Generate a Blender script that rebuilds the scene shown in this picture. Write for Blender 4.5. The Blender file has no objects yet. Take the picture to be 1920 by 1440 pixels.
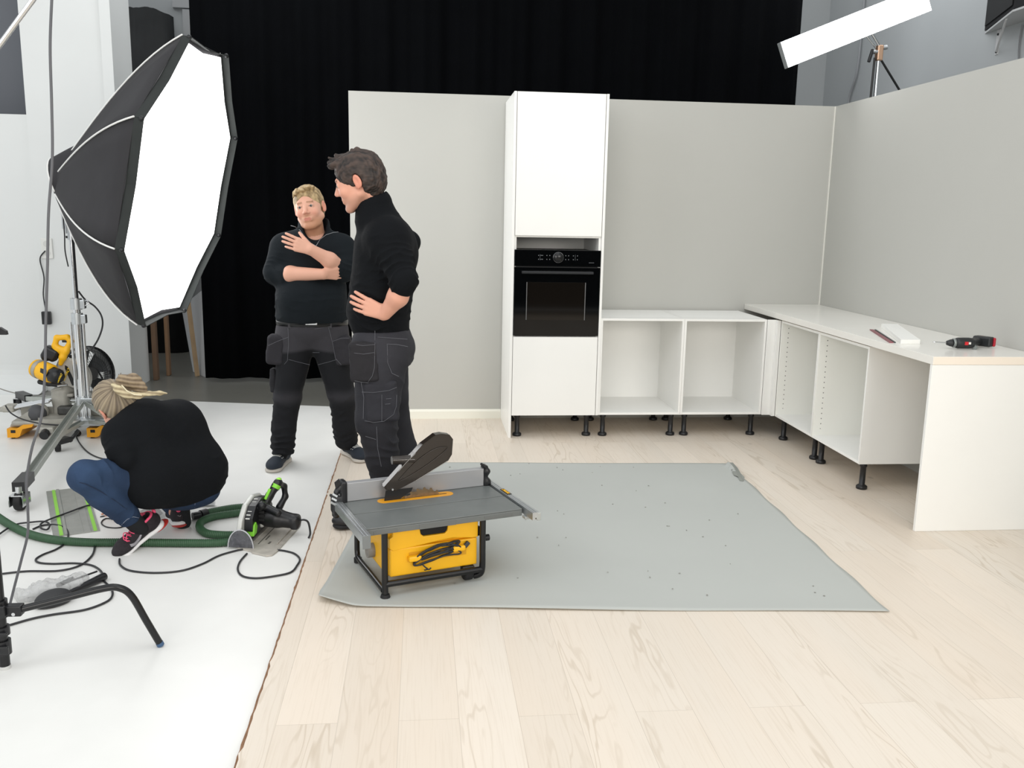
import bpy, bmesh, math, random
import numpy as np
from mathutils import Vector, Matrix
SC = bpy.context.scene
COL = SC.collection
PI = math.pi

# ------------------------------------------------------------------ camera
CAM = np.array([-3.1087, -6.7536, 1.5458]); YAW, PITCH, ROLL, FPX = -0.1024, 0.1861, 0.0189, 1679.04
_cy, _sy = math.cos(YAW), math.sin(YAW)
_f = np.array([-_sy*math.cos(PITCH), _cy*math.cos(PITCH), -math.sin(PITCH)])
_r0 = np.array([_cy, _sy, 0.0]); _u0 = np.cross(_r0, _f)
_r = _r0*math.cos(ROLL) + _u0*math.sin(ROLL); _u = _u0*math.cos(ROLL) - _r0*math.sin(ROLL)
cd = bpy.data.cameras.new('camera'); cam = bpy.data.objects.new('camera', cd); COL.objects.link(cam)
cd.sensor_fit = 'HORIZONTAL'; cd.sensor_width = 36.0; cd.lens = FPX/1920*36.0
cd.clip_start = 0.05; cd.clip_end = 100
cam.matrix_world = Matrix(((_r[0], _u[0], -_f[0], CAM[0]), (_r[1], _u[1], -_f[1], CAM[1]), (_r[2], _u[2], -_f[2], CAM[2]), (0, 0, 0, 1)))
SC.camera = cam

def at(x, y, Y):                      # the point of the plane y=Y seen at a picture position
    d = _f + _r*(x-960)/FPX - _u*(y-720)/FPX
    return CAM + d*((Y-CAM[1])/d[1])
def onz(x, y, z=0.0):                 # the same on a horizontal plane
    d = _f + _r*(x-960)/FPX - _u*(y-720)/FPX
    return CAM + d*((z-CAM[2])/d[2])

# ------------------------------------------------------------------ world, fill lights added off the picture, exposure
SC.view_settings.view_transform = 'Standard'; SC.view_settings.look = 'None'
SC.view_settings.gamma = 1.0; SC.view_settings.use_curve_mapping = False
SC.view_settings.exposure = 0.04
wd = bpy.data.worlds.new('world'); SC.world = wd; wd.use_nodes = True
wd.node_tree.nodes['Background'].inputs[0].default_value = (0.94, 0.965, 0.975, 1)
wd.node_tree.nodes['Background'].inputs[1].default_value = 0.93
def area(name, loc, target, sx, sy, power, col):
    l = bpy.data.lights.new(name, 'AREA'); l.shape = 'RECTANGLE'; l.size = sx; l.size_y = sy
    l.energy = power; l.color = col
    o = bpy.data.objects.new(name, l); COL.objects.link(o); o.location = loc
    o.rotation_euler = (Vector(target)-Vector(loc)).to_track_quat('-Z', 'Y').to_euler()
    return o
area('overhead_fill', (-2.6, -4.6, 4.3), (-2.3, -1.6, 0.3), 3.4, 2.4, 42, (1.0, 0.985, 0.965))  # added soft fill from above, no such fitting is seen
area('front_fill', (-4.6, -9.2, 2.0), (-1.4, -1.5, 0.6), 3.4, 2.2, 132, (1.0, 0.965, 0.91))  # added warm frontal fill behind the camera, no window known there
area('front_fill_right', (0.1, -9.2, 2.45), (-1.2, -1.0, 0.5), 3.2, 1.7, 132, (1.0, 0.95, 0.88))  # second added frontal fill, brightens the open cabinets
area('left_fill', (-6.8, -4.6, 3.9), (-6.0, 0.6, 0.9), 2.0, 2.0, 38, (0.97, 0.985, 1.0))  # added fill for the left floor and the white column
area('far_left_fill', (-4.3, 0.6, 4.45), (-5.7, 2.0, 1.6), 0.8, 0.8, 16, (0.95, 0.98, 1.0))  # added fill for the side face of the white column
area('far_right_fill', (0.7, 1.1, 4.5), (1.5, 0.9, 2.6), 0.8, 1.6, 13, (0.96, 0.985, 1.0))  # added fill that brightens the grey side wall

# ------------------------------------------------------------------ materials
def lin(h):
    if isinstance(h, str):
        h = h.lstrip('#'); c = [int(h[i:i+2], 16)/255 for i in (0, 2, 4)]
    else: c = h
    return tuple((x/12.92 if x <= .04045 else ((x+.055)/1.055)**2.4) for x in c) + (1.0,)
MATS = {}
def mat(name, col, rough=0.5, metal=0.0, var=0.0, vscale=8.0, bump=0.0, bscale=60.0, emit=None, estr=0, spec=0.5, alpha=1.0, trans=0.0, coat=0.0, sheen=0.0, vcol=None, coords='Object'):
    if name in MATS: return MATS[name]
    m = bpy.data.materials.new(name); m.use_nodes = True; MATS[name] = m
    nt = m.node_tree; b = nt.nodes['Principled BSDF']; N = nt.nodes.new; L = nt.links.new
    c = lin(col); b.inputs['Base Color'].default_value = c
    b.inputs['Roughness'].default_value = rough; b.inputs['Metallic'].default_value = metal
    b.inputs['Specular IOR Level'].default_value = spec
    b.inputs['Alpha'].default_value = alpha; b.inputs['Transmission Weight'].default_value = trans
    b.inputs['Coat Weight'].default_value = coat; b.inputs['Sheen Weight'].default_value = sheen
    if emit: b.inputs['Emission Color'].default_value = lin(emit); b.inputs['Emission Strength'].default_value = estr
    tc = N('ShaderNodeTexCoord')
    src = None
    if vcol:
        a = N('ShaderNodeVertexColor'); a.layer_name = vcol; src = a.outputs['Color']
    if var > 0:
        no = N('ShaderNodeTexNoise'); no.inputs['Scale'].default_value = vscale; no.inputs['Detail'].default_value = 5
        L(tc.outputs[coords], no.inputs['Vector'])
        mr = N('ShaderNodeMapRange'); mr.inputs['From Min'].default_value = .3; mr.inputs['From Max'].default_value = .7
        mr.inputs['To Min'].default_value = 1-var; mr.inputs['To Max'].default_value = 1+var
        L(no.outputs['Fac'], mr.inputs['Value'])
        mx = N('ShaderNodeVectorMath'); mx.operation = 'SCALE'
        if src: L(src, mx.inputs[0])
        else: mx.inputs[0].default_value = c[:3]
        L(mr.outputs[0], mx.inputs['Scale']); src = mx.outputs[0]
    if src: L(src, b.inputs['Base Color'])
    if bump > 0:
        n2 = N('ShaderNodeTexNoise'); n2.inputs['Scale'].default_value = bscale; n2.inputs['Detail'].default_value = 4
        L(tc.outputs[coords], n2.inputs['Vector'])
        bp = N('ShaderNodeBump'); bp.inputs['Strength'].default_value = bump; bp.inputs['Distance'].default_value = 0.01
        L(n2.outputs['Fac'], bp.inputs['Height']); L(bp.outputs['Normal'], b.inputs['Normal'])
    return m
WHITE = mat('white_laminate', '#f1f1ee', .32, var=.01, vscale=3)
WHITEIN = mat('white_melamine', '#f5f5f2', .5, var=.01, vscale=3)
WTOP = mat('worktop_laminate', '#eceae4', .22, var=.02, vscale=2)
WTEDGE = mat('worktop_edge', '#f1e6d8', .4)
BLKPL = mat('black_plastic', '#16171a', .38, var=.08, vscale=30)
BLKSAT = mat('black_satin_metal', '#101113', .3, .0, var=.1, vscale=40, spec=.45)
BLKRUB = mat('black_rubber', '#18181a', .7)
CHROME = mat('chrome', '#d6d8da', .14, 1.0)
ALU = mat('brushed_aluminium', '#c3c7c9', .34, .85, var=.05, vscale=30)
ALUM = mat('matt_aluminium', '#b9bcba', .45, .55, var=.05, vscale=20)
YEL = mat('yellow_plastic', '#f3b714', .42, var=.03, vscale=10, bump=.04, bscale=300)
YELD = mat('deep_yellow_plastic', '#e39d16', .42, var=.03, vscale=10)
GREYPL = mat('grey_paint', '#747775', .5, var=.04, vscale=20)
GREYCAST = mat('cast_grey_metal', '#a5a39b', .5, .3, var=.12, vscale=14)
CABLE = mat('black_cable_rubber', '#26272a', .5)
CABLEG = mat('grey_cable_rubber', '#5b5c60', .5)

# ------------------------------------------------------------------ objects
def thing(name, label, cat, loc=(0, 0, 0), rz=0.0, group=None):
    o = bpy.data.objects.new(name, None); COL.objects.link(o); o.empty_display_size = .1
    o.location = loc; o.rotation_euler = (0, 0, rz); o['label'] = label; o['category'] = cat
    if group: o['group'] = group
    return o
def tag(o, label=None, cat=None, group=None, kind=None):
    if label: o['label'] = label
    if cat: o['category'] = cat
    if group: o['group'] = group
    if kind: o['kind'] = kind
    return o
def dup(root, loc, rz, label, group=None):
    r = root.copy(); COL.objects.link(r); r.location = loc; r.rotation_euler = (0, 0, rz); r['label'] = label
    if group: r['group'] = group
    for ch in list(root.children):
        c = ch.copy(); COL.objects.link(c); c.parent = r
        for g in list(ch.children):
            d = g.copy(); COL.objects.link(d); d.parent = c
    return r
def rotz(p, a):
    return (p[0]*math.cos(a)-p[1]*math.sin(a), p[0]*math.sin(a)+p[1]*math.cos(a), p[2])

class MB:
    """collects shapes, builds ONE mesh object"""
    def __init__(s): s.v = []; s.f = []; s.m = []; s.sm = []; s.mi = 0; s.M = None
    def add(s, vs, fs, smooth=False):
        n = len(s.v)
        if s.M is not None: vs = [tuple(s.M @ Vector(p)) for p in vs]
        s.v += [tuple(float(c) for c in p) for p in vs]
        s.f += [tuple(i+n for i in f) for f in fs]; s.m += [s.mi]*len(fs); s.sm += [smooth]*len(fs)
        return s
    def box(s, lo, hi, bev=0.0, R=None, c=None):
        x0, y0, z0 = lo; x1, y1, z1 = hi
        if bev <= 0:
            vs = [(x0,y0,z0),(x1,y0,z0),(x1,y1,z0),(x0,y1,z0),(x0,y0,z1),(x1,y0,z1),(x1,y1,z1),(x0,y1,z1)]
            fs = [(0,3,2,1),(4,5,6,7),(0,1,5,4),(1,2,6,5),(2,3,7,6),(3,0,4,7)]
        else:
            bm = bmesh.new(); bmesh.ops.create_cube(bm, size=1)
            for v in bm.verts: v.co = Vector(((x0+x1)/2+v.co.x*(x1-x0), (y0+y1)/2+v.co.y*(y1-y0), (z0+z1)/2+v.co.z*(z1-z0)))
            bmesh.ops.bevel(bm, geom=bm.edges[:], offset=bev, segments=2, profile=.5, affect='EDGES')
            bm.verts.ensure_lookup_table(); vs = [tuple(v.co) for v in bm.verts]; fs = [tuple(v.index for v in f.verts) for f in bm.faces]; bm.free()
        if R is not None:
            cc = Vector(c) if c is not None else Vector(((x0+x1)/2, (y0+y1)/2, (z0+z1)/2))
            vs = [tuple(R @ (Vector(p)-cc)+cc) for p in vs]
        return s.add(vs, fs)
    def cyl(s, a, b, r, r2=None, n=20, caps=True, smooth=True):
        a = Vector(a); b = Vector(b); r2 = r if r2 is None else r2
        d = (b-a).normalized(); t = Vector((0, 0, 1)) if abs(d.z) < .9 else Vector((1, 0, 0))
        u = d.cross(t).normalized(); w = d.cross(u)
        vs = []
        for p, q in ((a, r), (b, r2)):
            for i in range(n):
                an = 2*PI*i/n; vs.append(tuple(p+u*math.cos(an)*q+w*math.sin(an)*q))
        s.add(vs, [(i, (i+1) % n, n+(i+1) % n, n+i) for i in range(n)], smooth)
        if caps:
            s.add(vs[:n], [tuple(range(n))[::-1]]); s.add(vs[n:], [tuple(range(n))])
        return s
    def tube(s, pts, r, n=10, closed=False, caps=True, rs=None):
        P = [Vector(p) for p in pts]; m = len(P); vs = []; prev = None
        for i in range(m):
            if closed: d = P[(i+1) % m]-P[i-1]
            else: d = P[min(i+1, m-1)]-P[max(i-1, 0)]
            d.normalize()
            if prev is None:
                t = Vector((0, 0, 1)) if abs(d.z) < .9 else Vector((1, 0, 0)); u = d.cross(t).normalized()
            else:
                u = prev - d*prev.dot(d)
                u = u.normalized() if u.length > 1e-6 else d.orthogonal().normalized()
            prev = u; w = d.cross(u); q = rs[i] if rs else r
            for k in range(n):
                an = 2*PI*k/n; vs.append(tuple(P[i]+u*math.cos(an)*q+w*math.sin(an)*q))
        fs = []
        for i in range(m if closed else m-1):
            j = (i+1) % m
            for k in range(n): fs.append((i*n+k, i*n+(k+1) % n, j*n+(k+1) % n, j*n+k))
        s.add(vs, fs, True)
        if caps and not closed:
            s.add(vs[:n], [tuple(range(n))]); s.add(vs[-n:], [tuple(range(n))[::-1]])
        return s
    def ball(s, c, r, n=16, m=10):
        rx, ry, rz = (r, r, r) if isinstance(r, (int, float)) else r
        vs = [(c[0], c[1], c[2]+rz)]
        for i in range(1, m):
            th = PI*i/m
            for k in range(n):
                ph = 2*PI*k/n; vs.append((c[0]+rx*math.sin(th)*math.cos(ph), c[1]+ry*math.sin(th)*math.sin(ph), c[2]+rz*math.cos(th)))
        vs.append((c[0], c[1], c[2]-rz)); fs = []
        for k in range(n): fs.append((0, 1+k, 1+(k+1) % n))
        for i in range(m-2):
            for k in range(n): a = 1+i*n+k; b = 1+i*n+(k+1) % n; fs.append((a, a+n, b+n, b))
        e = len(vs)-1
        for k in range(n): fs.append((e, 1+(m-2)*n+(k+1) % n, 1+(m-2)*n+k))
        return s.add(vs, fs, True)
    def prism(s, poly, o, ux, uy, un, t, smooth=False):
        """polygon in the plane o + x*ux + y*uy, thickened by t along un"""
        o = Vector(o); ux = Vector(ux); uy = Vector(uy); un = Vector(un); n = len(poly)
        A = [tuple(o+ux*x+uy*y) for x, y in poly]; B = [tuple(o+ux*x+uy*y+un*t) for x, y in poly]
        fl = ux.cross(uy).dot(un)*t > 0
        area2 = sum(poly[i][0]*poly[(i+1) % n][1]-poly[(i+1) % n][0]*poly[i][1] for i in range(n))
        if area2 < 0: fl = not fl
        bot = tuple(range(n)); top = tuple(range(n, 2*n))
        fs = [bot[::-1], top] if fl else [bot, top[::-1]]
        for i in range(n):
            j = (i+1) % n; q = (i, j, n+j, n+i); fs.append(q if fl else q[::-1])
        return s.add(A+B, fs, smooth)
    def lathe(s, prof, c, axis=(0, 0, 1), n=24):
        """prof: list of (radius, height along axis)"""
        d = Vector(axis).normalized(); t = Vector((0, 0, 1)) if abs(d.z) < .9 else Vector((1, 0, 0))
        u = d.cross(t).normalized(); w = d.cross(u); c = Vector(c); vs = []
        for r, h in prof:
            for k in range(n): an = 2*PI*k/n; vs.append(tuple(c+d*h+u*math.cos(an)*r+w*math.sin(an)*r))
        fs = []
        for i in range(len(prof)-1):
            for k in range(n): fs.append((i*n+k, i*n+(k+1) % n, (i+1)*n+(k+1) % n, (i+1)*n+k))
        fs.append(tuple(range(n))[::-1]); fs.append(tuple(range((len(prof)-1)*n, len(prof)*n)))
        return s.add(vs, fs, True)
    def build(s, name, mats, parent=None, origin=None, loc=None, bevel=0.0, auto=35):
        me = bpy.data.meshes.new(name); vs = s.v
        if origin is not None: vs = [(p[0]-origin[0], p[1]-origin[1], p[2]-origin[2]) for p in vs]
        me.from_pydata(vs, [], s.f)
        ms = mats if isinstance(mats, (list, tuple)) else [mats]
        for m in ms: me.materials.append(m)
        me.polygons.foreach_set('material_index', s.m); me.polygons.foreach_set('use_smooth', s.sm)
        me.validate(); me.update()
        o = bpy.data.objects.new(name, me); COL.objects.link(o)
        if parent: o.parent = parent
        if origin is not None: o.location = origin
        if loc is not None: o.location = loc
        if bevel > 0:
            md = o.modifiers.new('edge', 'BEVEL'); md.width = bevel; md.segments = 2; md.limit_method = 'ANGLE'; md.angle_limit = math.radians(40)
        return o
def struct(o): o['kind'] = 'structure'; return o
def text_obj(name, txt, size, m, parent, R, loc, ext=.0006, bold=0.0, sx=1.0):
    cu = bpy.data.curves.new(name, 'FONT'); cu.body = txt; cu.size = size; cu.extrude = ext; cu.offset = bold
    cu.align_x = 'CENTER'; cu.align_y = 'CENTER'; cu.resolution_u = 3
    tmp = bpy.data.objects.new('t', cu); COL.objects.link(tmp); bpy.context.view_layer.update()
    me = bpy.data.meshes.new_from_object(tmp.evaluated_get(bpy.context.evaluated_depsgraph_get()))
    bpy.data.objects.remove(tmp); me.materials.clear(); me.materials.append(m)
    me.transform(Matrix.Translation(Vector(loc)) @ R.to_4x4() @ Matrix.Diagonal((sx, 1, 1, 1)))
    o = bpy.data.objects.new(name, me); COL.objects.link(o)
    if parent: o.parent = parent
    return o
def axes(x, y, z): return Matrix((x, y, z)).transposed()
def smooth_path(pts, sub=8, closed=False):
    P = [np.array(p, float) for p in pts]; n = len(P); out = []
    rng = range(n if closed else n-1)
    for i in rng:
        p0 = P[(i-1) % n] if (closed or i > 0) else P[0]; p1 = P[i]; p2 = P[(i+1) % n]; p3 = P[(i+2) % n] if (closed or i+2 < n) else P[n-1]
        for k in range(sub):
            t = k/sub
            out.append(.5*((2*p1)+(-p0+p2)*t+(2*p0-5*p1+4*p2-p3)*t*t+(-p0+3*p1-3*p2+p3)*t**3))
    if not closed: out.append(P[-1])
    return out

# ------------------------------------------------------------------ blended volumes (for bodies, cloth, shoes)
class Field:
    def __init__(s, lo, hi, h):
        s.lo = np.array(lo, float); s.h = h; s.n = np.ceil((np.array(hi)-s.lo)/h).astype(int)+1
        s.v = np.full(s.n, 0.5, np.float32)
        s.ax = [(s.lo[i]+h*np.arange(s.n[i])).astype(np.float32) for i in range(3)]
    def _op(s, fn, lo, hi, k, op):
        pad = k+4*s.h if op == 'u' else k+2*s.h
        i0 = np.clip(np.floor((np.array(lo)-pad-s.lo)/s.h).astype(int), 0, s.n); i1 = np.clip(np.ceil((np.array(hi)+pad-s.lo)/s.h).astype(int)+1, 0, s.n)
        if np.any(i1 <= i0): return s
        sl = tuple(slice(a, b) for a, b in zip(i0, i1))
        X = s.ax[0][sl[0]][:, None, None]; Y = s.ax[1][sl[1]][None, :, None]; Z = s.ax[2][sl[2]][None, None, :]
        d = fn(X, Y, Z); a = s.v[sl]
        if op == 'u':
            if k > 0:
                q = np.clip(.5+.5*(a-d)/k, 0, 1); s.v[sl] = a*(1-q)+d*q-k*q*(1-q)
            else: s.v[sl] = np.minimum(a, d)
        else:
            d = -d
            if k > 0:
                q = np.clip(.5+.5*(d-a)/k, 0, 1); s.v[sl] = a*(1-q)+d*q+k*q*(1-q)
            else: s.v[sl] = np.maximum(a, d)
        return s
    def cone(s, a, b, ra, rb, k=.015, op='u', sq=None):
        a = np.array(a, float); b = np.array(b, float); m = max(ra, rb)
        if sq is not None:
            ax = np.array(sq[0], float); ax /= np.linalg.norm(ax); f = 1/sq[1]-1
        ba = b-a
        def fn(X, Y, Z):
            px, py, pz = X-a[0], Y-a[1], Z-a[2]; bx, by, bz = ba
            if sq is not None:
                dd = (px*ax[0]+py*ax[1]+pz*ax[2])*f; px = px+ax[0]*dd; py = py+ax[1]*dd; pz = pz+ax[2]*dd
                e = (ba@ax)*f; bx, by, bz = ba+ax*e
            L2 = bx*bx+by*by+bz*bz+1e-12
            t = np.clip((px*bx+py*by+pz*bz)/L2, 0, 1)
            return np.sqrt((px-t*bx)**2+(py-t*by)**2+(pz-t*bz)**2)-(ra+t*(rb-ra))
        mm = m*max(1, sq[1] if sq is not None else 1)
        return s._op(fn, np.minimum(a, b)-mm, np.maximum(a, b)+mm, k, op)
    def chain(s, pts, rs, k=.015, sq=None):
        for i in range(len(pts)-1): s.cone(pts[i], pts[i+1], rs[i], rs[i+1], k if i == 0 else min(k, .02), 'u', sq)
        return s
    def ell(s, c, r, R=None, k=.015, op='u'):
        c = np.array(c, float); r = np.array(r, float); R = np.eye(3) if R is None else R; m = r.max()
        def fn(X, Y, Z):
            px, py, pz = X-c[0], Y-c[1], Z-c[2]; k0 = 0; k1 = 0
            for i in range(3):
                q = px*R[0, i]+py*R[1, i]+pz*R[2, i]; k0 = k0+(q/r[i])**2; k1 = k1+(q/r[i]**2)**2
            k0 = np.sqrt(k0); k1 = np.sqrt(k1)+1e-9
            return k0*(k0-1)/k1
        return s._op(fn, c-m, c+m, k, op)
    def rbox(s, c, hs, rd, R=None, k=.01, op='u'):
        c = np.array(c, float); hs = np.array(hs, float); R = np.eye(3) if R is None else R; m = np.linalg.norm(hs)
        def fn(X, Y, Z):
            px, py, pz = X-c[0], Y-c[1], Z-c[2]; o = 0; mx = None
            for i in range(3):
                q = np.abs(px*R[0, i]+py*R[1, i]+pz*R[2, i])-(hs[i]-rd); o = o+np.maximum(q, 0)**2
                mx = q if mx is None else np.maximum(mx, q)
            return np.sqrt(o)+np.minimum(mx, 0)-rd
        return s._op(fn, c-m, c+m, k, op)
    def half(s, p, n, k=.004):            # cut away everything on the n side of p
        p = np.array(p, float); n = np.array(n, float); n /= np.linalg.norm(n)
        def fn(X, Y, Z): return -((X-p[0])*n[0]+(Y-p[1])*n[1]+(Z-p[2])*n[2])
        return s._op(fn, s.lo-1, s.lo+s.n*s.h+1, k, 'c')
    def sample(s, P):
        q = (np.asarray(P)-s.lo)/s.h; q = np.clip(q, 0, s.n-1.001); i = q.astype(int); f = q-i; o = 0
        for dx in (0, 1):
            for dy in (0, 1):
                for dz in (0, 1):
                    w = (f[..., 0] if dx else 1-f[..., 0])*(f[..., 1] if dy else 1-f[..., 1])*(f[..., 2] if dz else 1-f[..., 2])
                    o = o+w*s.v[i[..., 0]+dx, i[..., 1]+dy, i[..., 2]+dz]
        return o
    def hit(s, x, y, Y, lift=.002, back=.7, dirn=None):       # surface point met by the line towards picture position x,y
        p = at(x, y, Y); d = p-CAM; d /= np.linalg.norm(d); p0 = p-d*back
        ts = np.arange(0, back*2, s.h*.5); v = s.sample(p0+ts[:, None]*d); w = np.where(v < 0)[0]
        t = ts[w[0]] if len(w) else back
        return p0+d*(t-lift)
    def mesh(s, disp=None):
        v = s.v; S = v < 0; n = np.array(v.shape)
        c = np.zeros(n-1, np.uint8)
        for dx in (0, 1):
            for dy in (0, 1):
                for dz in (0, 1): c += S[dx:n[0]-1+dx, dy:n[1]-1+dy, dz:n[2]-1+dz]
        act = np.argwhere((c > 0) & (c < 8)); idx = np.full(n-1, -1, np.int32); idx[tuple(act.T)] = np.arange(len(act))
        cor = [(a, b, d) for a in (0, 1) for b in (0, 1) for d in (0, 1)]
        cv = [v[act[:, 0]+a, act[:, 1]+b, act[:, 2]+d] for a, b, d in cor]
        acc = np.zeros((len(act), 3)); cnt = np.zeros(len(act))
        for i in range(8):
            for j in range(i+1, 8):
                if sum(abs(np.array(cor[i])-cor[j])) != 1: continue
                m = (cv[i] < 0) != (cv[j] < 0); t = np.where(m, cv[i]/np.where(m, cv[i]-cv[j], 1), 0)
                acc += m[:, None]*(np.array(cor[i])+t[:, None]*(np.array(cor[j])-np.array(cor[i]))); cnt += m
        P = s.lo+(act+acc/np.maximum(cnt, 1)[:, None])*s.h
        F = []
        for ax in range(3):
            o = [i for i in range(3) if i != ax]
            a = np.take(S, range(0, n[ax]-1), ax); b = np.take(S, range(1, n[ax]), ax)
            e = np.argwhere(a != b); e = e[(e[:, o[0]] > 0) & (e[:, o[1]] > 0) & (e[:, o[0]] < n[o[0]]-1) & (e[:, o[1]] < n[o[1]]-1)]
            sa = a[tuple(e.T)]
            def cell(d0, d1):
                q = e.copy(); q[:, o[0]] -= d0; q[:, o[1]] -= d1; return idx[tuple(q.T)]
            Q = np.stack([cell(1, 1), cell(0, 1), cell(0, 0), cell(1, 0)], 1)
            flip = sa if ax != 1 else ~sa
            Q = np.where(flip[:, None], Q, Q[:, ::-1]); F.append(Q)
        F = np.concatenate(F)
        return P, F
def nois(P, sc, seed=0, aniso=(1, 1, 1)):                    # cheap smooth noise
    rg = np.random.RandomState(seed); P = np.asarray(P)*np.array(aniso); o = 0
    for i in range(10):
        k = rg.normal(size=3); k = k/np.linalg.norm(k)*sc*rg.uniform(.5, 1.6)
        w = rg.normal(size=3)*sc*.4
        o = o+np.sin(P@k*6.28+rg.uniform(0, 6.28)+1.3*np.sin(P@w*6.28+rg.uniform(0, 6.28)))
    return o/10
def vnormals(P, F):
    a, b, c, d = (P[F[:, i]] for i in range(4)); fn = np.cross(c-a, d-b); N = np.zeros_like(P)
    for i in range(4): np.add.at(N, F[:, i], fn)
    return N/(np.linalg.norm(N, axis=1)[:, None]+1e-12)
def np_mesh(name, P, F, mats, parent=None, origin=(0, 0, 0), color=None, mi=None):
    me = bpy.data.meshes.new(name); P = np.asarray(P)-np.array(origin); n = len(P); m = len(F)
    me.vertices.add(n); me.vertices.foreach_set('co', P.astype(np.float32).ravel())
    me.loops.add(m*4); me.loops.foreach_set('vertex_index', F.astype(np.int32).ravel())
    me.polygons.add(m); me.polygons.foreach_set('loop_start', np.arange(0, m*4, 4, dtype=np.int32))
    try: me.polygons.foreach_set('loop_total', np.full(m, 4, np.int32))
    except Exception: pass
    me.polygons.foreach_set('use_smooth', np.ones(m, bool))
    for q in (mats if isinstance(mats, (list, tuple)) else [mats]): me.materials.append(q)
    if mi is not None: me.polygons.foreach_set('material_index', mi.astype(np.int32))
    me.update(calc_edges=True); me.validate()
    if color is not None:
        ca = me.color_attributes.new('tint', 'FLOAT_COLOR', 'POINT')
        ca.data.foreach_set('color', np.concatenate([color, np.ones((n, 1))], 1).astype(np.float32).ravel())
    o = bpy.data.objects.new(name, me); COL.objects.link(o)
    if parent: o.parent = parent
    else: o.location = origin
    return o
def onplane(x, y, p0, n):
    d = _f + _r*(x-960)/FPX - _u*(y-720)/FPX; n = np.array(n, float)
    return CAM + d*(((np.array(p0)-CAM)@n)/(d@n))

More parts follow.
